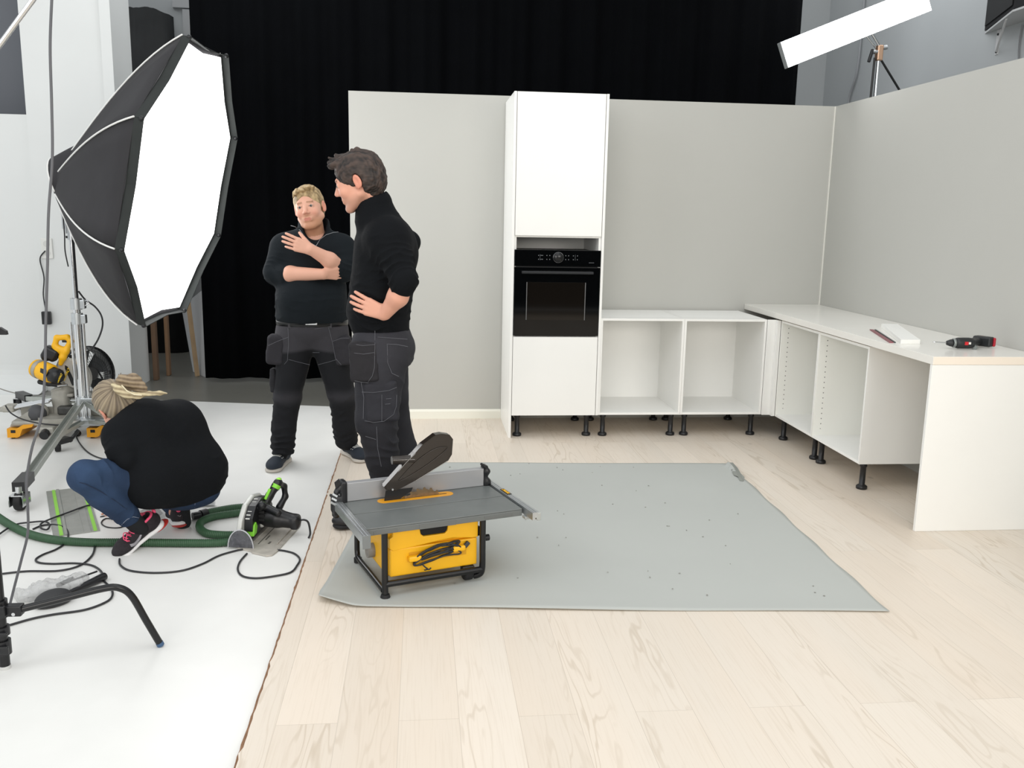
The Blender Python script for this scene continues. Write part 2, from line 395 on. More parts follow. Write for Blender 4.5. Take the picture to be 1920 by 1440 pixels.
# ================================================================== THE SETTING
def plank_material():
    m = bpy.data.materials.new('oiled_oak_planks'); m.use_nodes = True; nt = m.node_tree; N = nt.nodes.new; L = nt.links.new
    b = nt.nodes['Principled BSDF']; tc = N('ShaderNodeTexCoord'); sp = N('ShaderNodeSeparateXYZ'); L(tc.outputs['Object'], sp.inputs[0])
    cb = N('ShaderNodeCombineXYZ'); L(sp.outputs['Y'], cb.inputs['X']); L(sp.outputs['X'], cb.inputs['Y'])
    br = N('ShaderNodeTexBrick'); L(cb.outputs[0], br.inputs['Vector']); br.offset = .37; br.offset_frequency = 2; br.squash = 1
    br.inputs['Scale'].default_value = 1; br.inputs['Brick Width'].default_value = 2.1; br.inputs['Row Height'].default_value = .187
    br.inputs['Mortar Size'].default_value = .0011; br.inputs['Mortar Smooth'].default_value = .3
    br.inputs['Color1'].default_value = (0, 0, 0, 1); br.inputs['Color2'].default_value = (1, 1, 1, 1); br.inputs['Mortar'].default_value = (.5, .5, .5, 1)
    br.inputs['Bias'].default_value = 0
    # grain: stretched along the plank, shifted per plank
    off = N('ShaderNodeVectorMath'); off.operation = 'MULTIPLY_ADD'; L(br.outputs['Color'], off.inputs[0]); off.inputs[1].default_value = (7.3, 3.1, 0); 
    sc = N('ShaderNodeVectorMath'); sc.operation = 'MULTIPLY'; L(tc.outputs['Object'], sc.inputs[0]); sc.inputs[1].default_value = (7.0, .8, 1); L(sc.outputs[0], off.inputs[2])
    n1 = N('ShaderNodeTexNoise'); n1.inputs['Scale'].default_value = 1.0; n1.inputs['Detail'].default_value = 3; n1.inputs['Distortion'].default_value = .3; L(off.outputs[0], n1.inputs['Vector'])
    sn = N('ShaderNodeMath'); sn.operation = 'MULTIPLY'; sn.inputs[1].default_value = 85; L(n1.outputs['Fac'], sn.inputs[0])
    si = N('ShaderNodeMath'); si.operation = 'SINE'; L(sn.outputs[0], si.inputs[0])
    pw = N('ShaderNodeMapRange'); pw.inputs['From Min'].default_value = .55; pw.inputs['From Max'].default_value = 1; L(si.outputs[0], pw.inputs['Value'])
    # patches where the grain shows
    pn = N('ShaderNodeTexNoise'); pn.inputs['Scale'].default_value = .55; pn.inputs['Detail'].default_value = 1; L(off.outputs[0], pn.inputs['Vector'])
    pm = N('ShaderNodeMapRange'); pm.inputs['From Min'].default_value = .47; pm.inputs['From Max'].default_value = .66; L(pn.outputs['Fac'], pm.inputs['Value'])
    gm = N('ShaderNodeMath'); gm.operation = 'MULTIPLY'; L(pw.outputs[0], gm.inputs[0]); L(pm.outputs[0], gm.inputs[1])
    # fine fibre
    fs = N('ShaderNodeVectorMath'); fs.operation = 'MULTIPLY'; L(tc.outputs['Object'], fs.inputs[0]); fs.inputs[1].default_value = (150, 4, 1)
    fn = N('ShaderNodeTexNoise'); fn.inputs['Scale'].default_value = 1; fn.inputs['Detail'].default_value = 3; L(fs.outputs[0], fn.inputs['Vector'])
    # knots
    ks = N('ShaderNodeVectorMath'); ks.operation = 'MULTIPLY'; L(tc.outputs['Object'], ks.inputs[0]); ks.inputs[1].default_value = (1.0, .55, 1)
    vo = N('ShaderNodeTexVoronoi'); vo.inputs['Scale'].default_value = 2.6; L(ks.outputs[0], vo.inputs['Vector'])
    km = N('ShaderNodeMapRange'); km.inputs['From Min'].default_value = .012; km.inputs['From Max'].default_value = .06; km.inputs['To Min'].default_value = .75; km.inputs['To Max'].default_value = 0; L(vo.outputs['Distance'], km.inputs['Value'])
    # broad tone
    bn = N('ShaderNodeTexNoise'); bn.inputs['Scale'].default_value = .35; bn.inputs['Detail'].default_value = 2; L(off.outputs[0], bn.inputs['Vector'])
    def mix(a, bb, fac, facsock=None):
        x = N('ShaderNodeMix'); x.data_type = 'RGBA'; x.inputs[0].default_value = fac if fac is not None else 0
        if facsock: L(facsock, x.inputs[0])
        for i, v in ((6, a), (7, bb)):
            if isinstance(v, tuple): x.inputs[i].default_value = v
            else: L(v, x.inputs[i])
        return x.outputs[2]
    c = mix(lin('#ebddcd'), lin('#dccbb8'), None, br.outputs['Color'])
    c = mix(c, lin('#d9d3c9'), None, bn.outputs['Fac'])
    m1 = N('ShaderNodeMath'); m1.operation = 'MULTIPLY'; m1.inputs[1].default_value = .45; L(gm.outputs[0], m1.inputs[0])
    c = mix(c, lin('#b5a48e'), None, m1.outputs[0])
    m2 = N('ShaderNodeMapRange'); m2.inputs['From Min'].default_value = .5; m2.inputs['From Max'].default_value = .8; m2.inputs['To Max'].default_value = .28; L(fn.outputs['Fac'], m2.inputs['Value'])
    c = mix(c, lin('#bfae98'), None, m2.outputs[0])
    c = mix(c, lin('#7d7468'), None, km.outputs[0])
    mf = N('ShaderNodeMath'); mf.operation = 'MULTIPLY'; mf.inputs[1].default_value = .32; L(br.outputs['Fac'], mf.inputs[0])
    c = mix(c, lin('#8f7f6c'), None, mf.outputs[0])
    L(c, b.inputs['Base Color']); b.inputs['Roughness'].default_value = .42; b.inputs['Specular IOR Level'].default_value = .35
    return m
PLANK = plank_material()
CHIP = mat('raw_board_edge', '#8c6a50', .9, var=.2, vscale=40)
WFLOOR = mat('white_floor_paint', '#e6e6e3', .38, var=.05, vscale=1.6, spec=.4)
CONC = mat('dark_concrete_floor', '#6d6c66', .35, var=.12, vscale=1.3)
SETW = mat('light_grey_wall_paint', '#b9b9b4', .75, var=.008, vscale=2)
SETE = mat('set_wall_edge', '#e4e3dc', .7)
GREYW = mat('studio_grey_wall', '#b2b6b8', .8, var=.03, vscale=1)
WHITEW = mat('studio_white_wall', '#dcdedd', .6, var=.02, vscale=1.5)
DARKW = mat('dark_grey_recess', '#64676d', .8)

b = MB(); b.box((-9.5, -9.5, -.12), (4.5, 4.2, -.022)); struct(b.build('floor', CONC))
b = MB(); b.prism([(-9.4, -9.4), (-3.6, -9.4), (-3.6, .476), (-3.849, .523), (-5.047, .748), (-5.7, .87), (-9.4, 1.55)], (0, 0, -.0219), (1, 0, 0), (0, 1, 0), (0, 0, 1), .0039)
struct(b.build('floor', WFLOOR))
# plank platform with its sawn, slightly chipped left edge
b = MB(); rg = random.Random(4); e = [(-3.63+rg.uniform(-.002, .002) - (.005 if rg.random() < .03 else 0), -8.6+i*.03) for i in range(290)]
poly = [(.6, -8.6)] + [(.6, .02), (-3.63, .02)] + [(x, y) for x, y in reversed(e) if y < .02]
b.prism(poly, (0, 0, -.0175), (1, 0, 0), (0, 1, 0), (0, 0, 1), .0175)
b.m = [0 if i < 2 else 1 for i in range(len(b.m))]
struct(b.build('floor', [PLANK, CHIP]))
b = MB(); e2_ = [(-3.640+rg.uniform(-.0015, .0015)-(.005 if rg.random() < .03 else 0), y) for x, y in e if y < .02]
b.prism([(-3.60, -8.6)]+[(-3.60, .02)]+list(reversed(e2_)), (0, 0, -.0178), (1, 0, 0), (0, 1, 0), (0, 0, 1), .009); struct(b.build('trim_3', CHIP))

# set walls (two painted flats meeting in the corner)
b = MB(); b.box((-3.629, 0, 0), (.05, .045, 2.399)); b.m = [1, 1, 0, 1, 1, 1]; struct(b.build('wall_back', [SETW, SETE]))
b = MB(); b.box((0, -4.4, 0), (.045, 0, 2.399)); b.m = [1, 1, 1, 1, 1, 0]; struct(b.build('wall_right', [SETW, SETE]))
b = MB(); b.box((-.008, -.008, .90), (0, 0, 2.398)); struct(b.build('trim_1', mat('white_sealant', '#e2e1da', .6)))
b = MB(); b.prism([(0, 0), (0, .071), (-.006, .071), (-.010, .062), (-.014, .056), (-.016, 0)], (-3.629, 0, 0), (0, 1, 0), (0, 0, 1), (1, 0, 0), 1.129)
struct(b.build('baseboard_back', mat('white_skirting', '#ecebe0', .35)))
b = MB(); b.prism([(0, 0), (0, .071), (-.006, .071), (-.010, .062), (-.014, .056), (-.016, 0)], (0, -1.97, 0), (1, 0, 0), (0, 0, 1), (0, -1, 0), .65)
struct(b.build('baseboard_right', MATS['white_skirting']))

# studio shell
b = MB(); b.box((-9.5, 3.6, -.02), (4.5, 3.8, 4.6)); struct(b.build('wall_far', GREYW))
b = MB(); b.box((1.5, -5.0, -.02), (1.7, 3.6, 4.6)); struct(b.build('wall_side', GREYW))
b = MB(); b.box((-6.33, 1.22, -.022), (-5.62, 1.72, 4.6)); b.box((-5.70, 1.2, -.022), (-5.615, 1.24, 4.6))
struct(b.build('wall_left', WHITEW))
b = MB(); b.box((-9.0, 1.24, -.022), (-6.33, 1.3, 2.285)); struct(b.build('wall_left', WHITEW))
b = MB(); b.box((-9.4, 1.66, -.022), (-6.33, 1.72, 4.6)); struct(b.build('wall_recess', DARKW))
# white cove where the white wall meets the white floor
prof = []
for i in range(9):
    a = PI/2*i/8; prof.append((.22-.22*math.sin(a), .22-.22*math.cos(a)))
b = MB(); pl = [(-x, z) for x, z in prof][::-1]
poly = [(0, 0)]+[(-.22+.22*math.sin(PI/2*i/8)*1.0, .22-.22*math.cos(PI/2*i/8)) for i in range(9)]
b.prism(poly, (-9.0, 1.24, -.018), (0, 1, 0), (0, 0, 1), (1, 0, 0), 2.67, smooth=False)
struct(b.build('trim_2', WHITEW))
# white panelled door in the far wall
d = MB(); d.box((-5.62, 3.56, -.02), (-4.5, 3.6, 3.62)); fr = d.build('door_1', mat('white_door_paint', '#b4b6b8', .5)); struct(fr)
d = MB(); d.box((-5.50, 3.545, .1), (-4.62, 3.561, 3.44), .004); d.build('door_panel', mat('white_door_panel', '#a9abad', .5), fr)
d = MB(); d.box((-5.72, 3.55, 3.63), (-4.4, 3.6, 3.72), .005); d.build('door_head', MATS['white_door_paint'], fr)

b = MB(); b.box((-9.5, -9.9, -.02), (4.5, -9.75, 3.2)); struct(b.build('added_wall_front', mat('added_wall_dark', '#2f3033', .8)))  # unseen dark wall added to keep the oven glass reflection black
# ------------------------------------------------------------------ black curtain
n = 360; vs = []; fs = []
for i in range(n):
    x = -5.09+5.44*i/(n-1); y = 1.6+.028*math.sin(x*17+.8*math.sin(x*3.1))+.012*math.sin(x*41)
    for j, z in enumerate((0.02, 1.2, 2.4, 4.3)): vs.append((x, y*(1)+.01*math.sin(x*9+j), z))
for i in range(n-1):
    for j in range(3): a = i*4+j; fs.append((a, a+4, a+5, a+1))
b = MB(); b.add(vs, fs, True)
o = b.build('black_curtain', mat('black_molton_cloth', '#060709', .95, spec=.05, var=.1, vscale=5), origin=(-2.4, 1.6, .02))
md = o.modifiers.new('thick', 'SOLIDIFY'); md.thickness = .006
tag(o, 'tall black backdrop curtain hanging behind the grey set wall', 'curtain')
# black curled sheet hung up high at the left
b = MB(); P = [(-6.36, 3.42), (-5.77, 3.40), (-5.73, 3.43), (-5.715, 3.50), (-5.73, 3.57)]
vs = []; rg = random.Random(2)
Zt = [3.36, 3.35, 3.33, 3.28, 3.22]
xs = [(-6.38+.66*i/23) for i in range(24)]
for i, x in enumerate(xs):
    y = 3.40 if x < -5.82 else 3.40+((x+5.82)/.11)**2*.12
    zt = 3.585+rg.uniform(-.012, .006)-(0 if x < -5.85 else (x+5.85)*.45)
    vs += [(x, y, -.02), (x, y, 2.5), (x, y, zt)]
b.add(vs, [(i*3+j, i*3+3+j, i*3+4+j, i*3+1+j) for i in range(23) for j in range(2)], True)
o = b.build('black_sheet', mat('black_coated_sheet', '#16191b', .6, var=.25, vscale=9), origin=(-6.05, 3.42, -.02)); md = o.modifiers.new('thick', 'SOLIDIFY'); md.thickness = .03; md.offset = 1
tag(o, 'scuffed black sheet with a curled edge standing beside the white door', 'sheet')
# things leaning behind the column
def plank(x0, x1, y, lab, m):
    b = MB(); b.box((x0, y, -.021), (x1, y+.07, 1.2), .006); return tag(b.build('wooden_board', m, origin=((x0+x1)/2, y, -.021)), lab, 'panel', None)
BROWN = mat('brown_chipboard', '#6f5744', .8, var=.1, vscale=6)
BROWN2 = mat('tan_cardboard', '#8b6d52', .8, var=.08, vscale=6)
a = onz(283, 714, -.02); c = onz(298, 712, -.02); d = onz(301, 709, -.02); e = onz(315, 703, -.02)
plank(a[0]+.015, c[0], a[1]+.02, 'dark brown board standing on end against the white column', BROWN)
plank(c[0]+.012, e[0]+.03, d[1]+.12, 'tan board standing on end behind the dark brown board', BROWN2)
b = MB(); q0 = onz(362, 697, -.02); q1 = onz(386, 708, -.02)
b.add([tuple(q0), tuple(q1), tuple(at(384, 540, q1[1]+.25)), tuple(at(340, 575, q0[1]+.3)), tuple(q0+[0, .03, 0]), tuple(q1+[0.01, .03, 0]), tuple(at(384, 540, q1[1]+.25)+[0, .03, 0]), tuple(at(340, 575, q0[1]+.3)+[0, .03, 0])],
      [(0, 1, 2, 3), (7, 6, 5, 4), (0, 4, 5, 1), (1, 5, 6, 2), (2, 6, 7, 3), (3, 7, 4, 0)])
tag(b.build('leaning_panel', mat('pale_grey_board', '#b9bbbd', .7), origin=tuple(q0)), 'pale grey board leaning by the left edge of the black curtain', 'panel')
b = MB(); t0 = at(371, 500, 2.4); t1 = at(379, 612, 2.2)
b.cyl((t1[0], 1.93, -.02), (t0[0]-.10, 2.0, 1.9), .022, n=4, smooth=False)
tag(b.build('wooden_batten', mat('pine_batten', '#b59a78', .7, var=.1), origin=(t1[0], 2.0, -.02)), 'thin wooden batten leaning at the edge of the black curtain', 'batten')

# wall socket, adapter, speaker, wall cable on the right
t = thing('wall_socket', 'white double wall socket on the white wall behind the light stand', 'socket', (-6.245, 1.218, 1.2))
b = MB(); b.box((-.045, -.012, -.085), (.045, 0, .085), .004); b.build('socket_plate', mat('socket_plastic', '#e0e0dc', .4), t)
for z in (.038, -.038):
    b = MB(); b.cyl((0, -.014, z), (0, -.009, z), .026, n=24); b.build('socket_face', mat('socket_face_plastic', '#cfcfcb', .5), t)
t = thing('power_adapter', 'small black power adapter hanging from the wall socket', 'adapter', (-6.283, 1.19, .56))
b = MB(); b.box((-.035, -.02, 0), (.035, .02, .11), .006); b.build('adapter_body', BLKPL, t)
b = MB(); b.tube(smooth_path([(0, 0, .11), (-.012, 0, .25), (.0, .01, .4), (-.02, .01, .55), (.03, 0, .62)]), .005); b.build('cord', CABLE, t)
t = thing('speaker', 'black loudspeaker on a white shelf bracket high on the side wall', 'speaker', (1.5, .3, 3.10))
fpt = [(-.005, .30), (-.27, -.46), (-.27, -1.1), (-.005, -1.1)]
b = MB(); b.prism(fpt, (0, 0, .004), (1, 0, 0), (0, 1, 0), (0, 0, 1), .75); b.build('speaker_cabinet', mat('speaker_cloth', '#141519', .85, var=.1, vscale=60), t, bevel=.006)
g0 = Vector((-.004, .305, 0)); g1 = Vector((-.276, -.462, 0)); gd = (g1-g0).normalized(); gn = Vector((gd.y, -gd.x, 0))
b = MB(); b.prism([(.03, .04), ((g1-g0).length-.03, .04), ((g1-g0).length-.03, .72), (.03, .72)], tuple(g0), tuple(gd), (0, 0, 1), tuple(gn), .006); b.build('speaker_grille', mat('speaker_mesh', '#101114', .7, bump=.3, bscale=500), t)
SHELF = mat('white_bracket', '#c9cacb', .5)
t2 = thing('shelf_bracket', 'white shelf and strut bracket screwed to the side wall under the speaker', 'bracket', (1.5, .3, 3.10))
b = MB(); b.prism([(0, .30), (-.285, -.47), (-.285, -1.1), (0, -1.1)], (0, 0, -.016), (1, 0, 0), (0, 1, 0), (0, 0, 1), .015); b.build('shelf', SHELF, t2)
b = MB(); b.cyl((-.19, -.26, -.018), (-.010, .10, -.185), .008); b.build('strut', SHELF, t2)
b = MB(); b.box((-.006, .085, -.21), (0, .125, -.02)); b.build('wall_plate', SHELF, t2)
for z in (-.055, -.19):
    b = MB(); b.cyl((-.012, .105, z), (-.006, .105, z), .009); b.build('screw', BLKPL, t2)
b = MB(); b.tube(smooth_path([(1.485, .10, 3.06), (1.485, .11, 2.9), (1.49, .08, 2.6), (1.488, .09, 2.0)]), .006); tag(b.build('speaker_cable', mat('grey_wall_cable', '#77797c', .6), origin=(1.49, .09, 2.0)), 'thin grey cable running down the side wall below the speaker', 'cable')
b = MB(); b.tube(smooth_path([(1.48, 2.75, 4.4), (1.48, 2.75, 3.5), (1.48, 2.78, 3.1), (1.48, 2.92, 2.8), (1.48, 2.95, 2.2)]), .012); tag(b.build('wall_conduit', mat('pale_conduit', '#9b9ea2', .6), origin=(1.475, 2.6, 2.2)), 'pale cable running down the studio wall left of the strip light stand', 'cable')
# ================================================================== KITCHEN
LEG = .162; HB = .852
def drilled():                      # white board with two rows of small shelf pin holes
    m = mat('drilled_white_board', '#f2f2ec', .35); nt = m.node_tree; N = nt.nodes.new; L = nt.links.new; b = nt.nodes['Principled BSDF']
    tc = N('ShaderNodeTexCoord'); sp = N('ShaderNodeSeparateXYZ'); L(tc.outputs['Object'], sp.inputs[0])
    def M(op, a, c=None, d=None):
        x = N('ShaderNodeMath'); x.operation = op
        for i, v in enumerate((a, c, d)):
            if v is None: continue
            if isinstance(v, (int, float)): x.inputs[i].default_value = v
            else: L(v, x.inputs[i])
        return x.outputs[0]
    Y = M('ABSOLUTE', M('SUBTRACT', M('ABSOLUTE', M('SUBTRACT', sp.outputs['Y'], .25)), .20))
    Z = M('SUBTRACT', M('WRAP', sp.outputs['Z'], .034, 0), .017)
    D = M('SQRT', M('ADD', M('MULTIPLY', Y, Y), M('MULTIPLY', Z, Z)))
    ok = M('MULTIPLY', M('LESS_THAN', D, .0034), M('MULTIPLY', M('GREATER_THAN', sp.outputs['Z'], .22), M('LESS_THAN', sp.outputs['Z'], .82)))
    mx = N('ShaderNodeMix'); mx.data_type = 'RGBA'; L(ok, mx.inputs[0]); mx.inputs[6].default_value = lin('#f2f2ec'); mx.inputs[7].default_value = lin('#5c5b57'); L(mx.outputs[2], b.inputs['Base Color'])
    return m
DRILLED = drilled()
def leg_part(parent, x, y, h=LEG):
    b = MB(); b.lathe([(.030, 0), (.032, .004), (.032, .016), (.026, .022), (.017, .026), (.017, h-.03), (.021, h-.026), (.021, h-.004)], (x, y, .0005), n=20)
    b.box((x-.035, y-.03, h-.006), (x+.035, y+.03, h-.0008), .002)
    return b.build('leg', BLKPL, parent)
def base_unit(name, label, loc, rz, w, d, group=None, holes=(), h=HB, bottom=LEG, name_cat='cabinet', xlegs=None):
    """front at local y=0, body behind it (+y), x 0..w"""
    t = thing(name, label, 'cabinet', loc, rz, group); T = .016; g = .0006
    HS = [q for q, _ in holes]
    b = MB(); b.box((g, 0, bottom), (T, d, h), .0006); b.build('side_panel', DRILLED if 'L' in HS else WHITE, t)
    b = MB(); b.box((w-T, 0, bottom), (w-g, d, h), .0006); b.build('side_panel', DRILLED if 'R' in HS else WHITE, t)
    b = MB(); b.box((T, .001, bottom), (w-T, d, bottom+T), .0006); b.build('bottom_panel', WHITEIN, t)
    b = MB(); b.box((T, .001, h-T), (w-T, .11, h-.0005), .0006); b.build('front_rail', WHITE, t)
    b = MB(); b.box((T, .1105, h-T), (w-T, d, h-.0005), .0006); b.build('top_panel', WHITEIN, t)
    b = MB(); b.box((T, d-.03, bottom+T), (w-T, d-.022, h-T)); b.build('back_panel', WHITEIN, t)
    for x in (.05, w-.05):
        for y in (.055, d-.06): leg_part(t, x, y)
    return t
xb = -1.8635; D = -.6266
base_unit('base_cabinet', 'open white base cabinet next to the tall oven cabinet', (xb, D, 0), 0, .6, .60, 'open base cabinets along the back wall', holes=[])
base_unit('base_cabinet', 'open white base cabinet nearest the corner on the back wall', (xb+.6, D, 0), 0, .6, .60, 'open base cabinets along the back wall', holes=[])
# corner filler post
t = thing('corner_filler', 'narrow white corner filler between the two runs of base cabinets', 'filler', (-.62, -.65, LEG))
b = MB(); b.box((-.0425, .005, 0), (.03, .0225, HB-LEG), .001); b.build('filler_panel', WHITE, t)
b = MB(); b.box((.012, -.034, 0), (.036, .004, HB-LEG), .001); b.build('filler_panel', WHITE, t)
# right run: fronts face -x
base_unit('base_cabinet', 'open white base cabinet under the worktop, the one nearer the corner', (-.5817, -.684, 0), -PI/2, .618, .56, 'open base cabinets under the worktop', holes=[('L', (.05, .45))])
base_unit('base_cabinet', 'open white base cabinet under the worktop, the one nearer the end panel', (-.5817, -1.3025, 0), -PI/2, .653, .56, 'open base cabinets under the worktop', holes=[('L', (.05, .45))])
# worktop
b = MB(); b.box((-.6077, -2.6352, .8622), (-.002, -.002, .9024), .0015); b.m = [1]*len(b.m)
o = b.build('worktop', [WTOP, WTEDGE], origin=(-.3, -1.3, .8622))
for p in o.data.polygons: p.material_index = 0 if p.normal.z > .5 or p.normal.x < -.5 else 1
tag(o, 'long white worktop lying on the right-hand cabinets and the end panel', 'worktop')
b = MB(); b.box((-.6077, -2.633, .0005), (-.003, -2.6135, .8615), .001)
tag(b.build('end_panel', WHITE, origin=(-.3, -2.62, 0)), 'tall white end panel standing on the floor under the near end of the worktop', 'panel')

# tall cabinet with oven
x0 = -2.4815; FY = -.6364; HT = 2.351
t = thing('tall_cabinet', 'tall white cabinet holding the built-in black oven', 'cabinet', (x0, FY, 0))
b = MB(); b.box((-.018, 0, .0005), (-.0008, .63, HT), .0006); b.build('end_panel', WHITE, t)
b = MB(); b.box((.6008, 0, LEG), (.618, .63, HT), .0006); b.build('end_panel', WHITE, t)
for xx in (0, .584):
    b = MB(); b.box((xx, .02, LEG), (xx+.016, .60, HT-.002), .0006); b.build('side_panel', WHITEIN, t)
for zz in (LEG, .706, 1.402, HT-.02):
    b = MB(); b.box((.016, .021, zz), (.584, .60, zz+.016)); b.build('shelf', WHITEIN, t)
b = MB(); b.box((.016, .59, LEG+.016), (.584, .598, HT-.02)); b.build('back_panel', WHITEIN, t)
b = MB(); b.box((.003, .0, LEG), (.597, .018, .720), .001); b.build('door', WHITE, t)
b = MB(); b.box((.003, .0, 1.414), (.597, .018, HT-.001), .001); b.build('door', WHITE, t)
for x in (.05, .55):
    for y in (.07, .55): leg_part(t, x, y)
# oven
GLS = mat('black_oven_glass', '#040506', .05, spec=.28)
t = thing('oven', 'black built-in oven with round dial in the tall white cabinet', 'oven', (x0, FY, .7242))
b = MB(); b.box((.02, .021, .012), (.58, .55, .585)); b.build('oven_body', mat('oven_casing', '#2b2c2e', .5, .3), t)
b = MB(); b.box((.003, -.003, .483), (.597, .02, .595), .002); b.build('control_panel', GLS, t)
b = MB(); b.box((.003, -.003, .004), (.597, .02, .478), .002); dr = b.build('oven_door', GLS, t)
b = MB(); b.box((.05, -.034, .432), (.548, -.018, .452), .005); b.box((.07, -.02, .437), (.09, 0, .447)); b.box((.508, -.02, .437), (.528, 0, .447)); b.build('handle', mat('oven_handle', '#26282b', .3, .6), dr)
WIN = mat('oven_window', '#120f0c', .05, spec=.3)
b = MB(); b.box((.088, -.0036, .115), (.50, -.003, .375)); b.build('oven_window', WIN, dr)
b = MB(); b.box((.088, -.0042, .115), (.093, -.0036, .375)); b.box((.495, -.0042, .115), (.50, -.0036, .375)); b.build('window_edge', mat('window_rail', '#6c6e70', .3, .6), dr)
b = MB(); b.lathe([(.036, 0), (.036, -.008), (.0335, -.016), (.031, -.018)], (.302, -.003, .545), (0, 1, 0), 36); b.build('dial', mat('dial_dark', '#17181a', .2, .4), t)
b = MB(); b.tube([(.302+.0355*math.cos(2*PI*i/40), -.012, .545+.0355*math.sin(2*PI*i/40)) for i in range(40)], .0012, 6, True); b.build('dial_ring', mat('dial_ring_metal', '#8a8c8f', .2, .9), t)
IC = mat('display_marks', '#6d7175', .5)
b = MB()
for dx in (-.135, -.118, -.108, -.078, -.058, .052, .072, .105, .133):
    for dz in (-.014, .012): b.box((.302+dx-.0025, -.0034, .545+dz-.003), (.302+dx+.0025, -.0029, .545+dz+.003))
for dx in (-.125, .118): b.box((.302+dx-.0006, -.0034, .525), (.302+dx+.0006, -.0029, .565))
for k in range(6): b.box((.517+k*.006, -.0034, .509), (.5205+k*.006, -.0029, .513))
b.build('control_marks', IC, t)

# things on the worktop
WT = .9024
t = thing('cordless_drill', 'black and red cordless drill lying on its side on the worktop', 'drill', (-.222, -2.345, WT+.0005), .27); t.scale = (.84, .84, .9)
# local: x along the grip to the battery, lies flat; z up.  Chuck towards -x
DB = mat('drill_black', '#202224', .45, var=.1, vscale=60); DR = mat('drill_red', '#b3182c', .4); DG = mat('drill_grey', '#8a8f8d', .35, .5)
Z = .034
b = MB(); b.lathe([(.021, 0), (.029, .006), (.032, .02), (.032, .085), (.029, .112), (.022, .118)], (-.135, .012, Z), (.95, -.30, 0), 28); b.build('motor_housing', DB, t)
b = MB(); b.lathe([(.024, 0), (.027, .004), (.027, .013), (.0245, .016)], (-.150, .017, Z), (.95, -.30, 0), 28); b.build('collar', DG, t)
b = MB(); b.lathe([(.006, 0), (.013, .006), (.021, .03), (.022, .042)], (-.190, .030, Z), (.95, -.30, 0), 24); b.build('chuck', DB, t)
b = MB(); b.cyl((-.262, .052, Z+.004), (-.188, .029, Z), .0042); b.cyl((-.270, .0545, Z+.005), (-.260, .0515, Z+.004), .0028, .0055); b.build('drill_bit', CHROME, t)
F = Field((-.2, -.12, -.01), (.2, .15, .11), .003)
F.chain([(-.06, -.012, Z), (-.02, .0, Z), (.045, .028, Z), (.10, .04, Z)], [.030, .028, .026, .026], .012, sq=((0, 0, 1), .85))
F.half((0, 0, .004), (0, 0, -1))
P, Q = F.mesh(); np_mesh('grip', P, Q, DB, t)
b = MB(); b.box((.09, -.03, .006), (.148, .085, .064), .010, Matrix.Rotation(.25, 3, 'Z')); b.build('battery', DB, t)
b = MB(); b.box((.134, .045, .008), (.157, .083, .062), .006, Matrix.Rotation(.25, 3, 'Z')); b.box((.140, -.035, .008), (.158, -.008, .060), .006, Matrix.Rotation(.25, 3, 'Z')); b.build('battery_latch', DR, t)
b = MB(); b.box((-.102, -.0385, .026), (-.080, -.030, .045), .001, Matrix.Rotation(-.3, 3, 'Z')); b.build('red_badge', mat('badge_red', '#d3222c', .4), t)
b = MB(); b.box((-.078, -.0445, .03), (-.064, -.036, .043), .001, Matrix.Rotation(-.3, 3, 'Z')); b.build('white_badge', mat('badge_white', '#e9e6df', .4), t)
b = MB(); b.cyl((-.03, -.045, .012), (-.018, -.04, .012), .012); b.build('trigger', DG, t)
# white offcut block and two rules
b = MB(); b.prism([(-.535, -2.193), (-.425, -2.193), (-.160, -1.475), (-.258, -1.455)], (0, 0, WT+.0005), (1, 0, 0), (0, 1, 0), (0, 0, 1), .023)
o = b.build('shelf_offcut', mat('white_board', '#f4f4f0', .4), origin=(-.48, -1.85, WT)); tag(o, 'white board offcut lying flat on the worktop beside the dark red strip', 'offcut')
for k, (dx, c, lab) in enumerate(((0, '#8e4d56', 'dark red metal strip lying left of the white board offcut'), (.022, '#3d3f42', 'thin dark grey strip lying between the red strip and the white offcut'))):
    p0 = onz(1634+7*k, 619, WT); p1 = onz(1671+7*k, 643, WT)
    b = MB(); d = Vector(p1-p0).normalized(); s = d.cross(Vector((0, 0, 1))); w = .011 if k == 0 else .0045
    vs = [Vector(p0)+s*w, Vector(p0)-s*w, Vector(p1)-s*w, Vector(p1)+s*w]
    lo = [tuple(v+Vector((0, 0, .0006))) for v in vs]; hi = [tuple(v+Vector((0, 0, .005))) for v in vs]
    b.add(lo+hi, [(0, 1, 2, 3), (7, 6, 5, 4), (0, 4, 5, 1), (1, 5, 6, 2), (2, 6, 7, 3), (3, 7, 4, 0)])
    tag(b.build('metal_strip', mat('strip_%d' % k, c, .4, .4), origin=tuple(p0)), lab, 'strip')

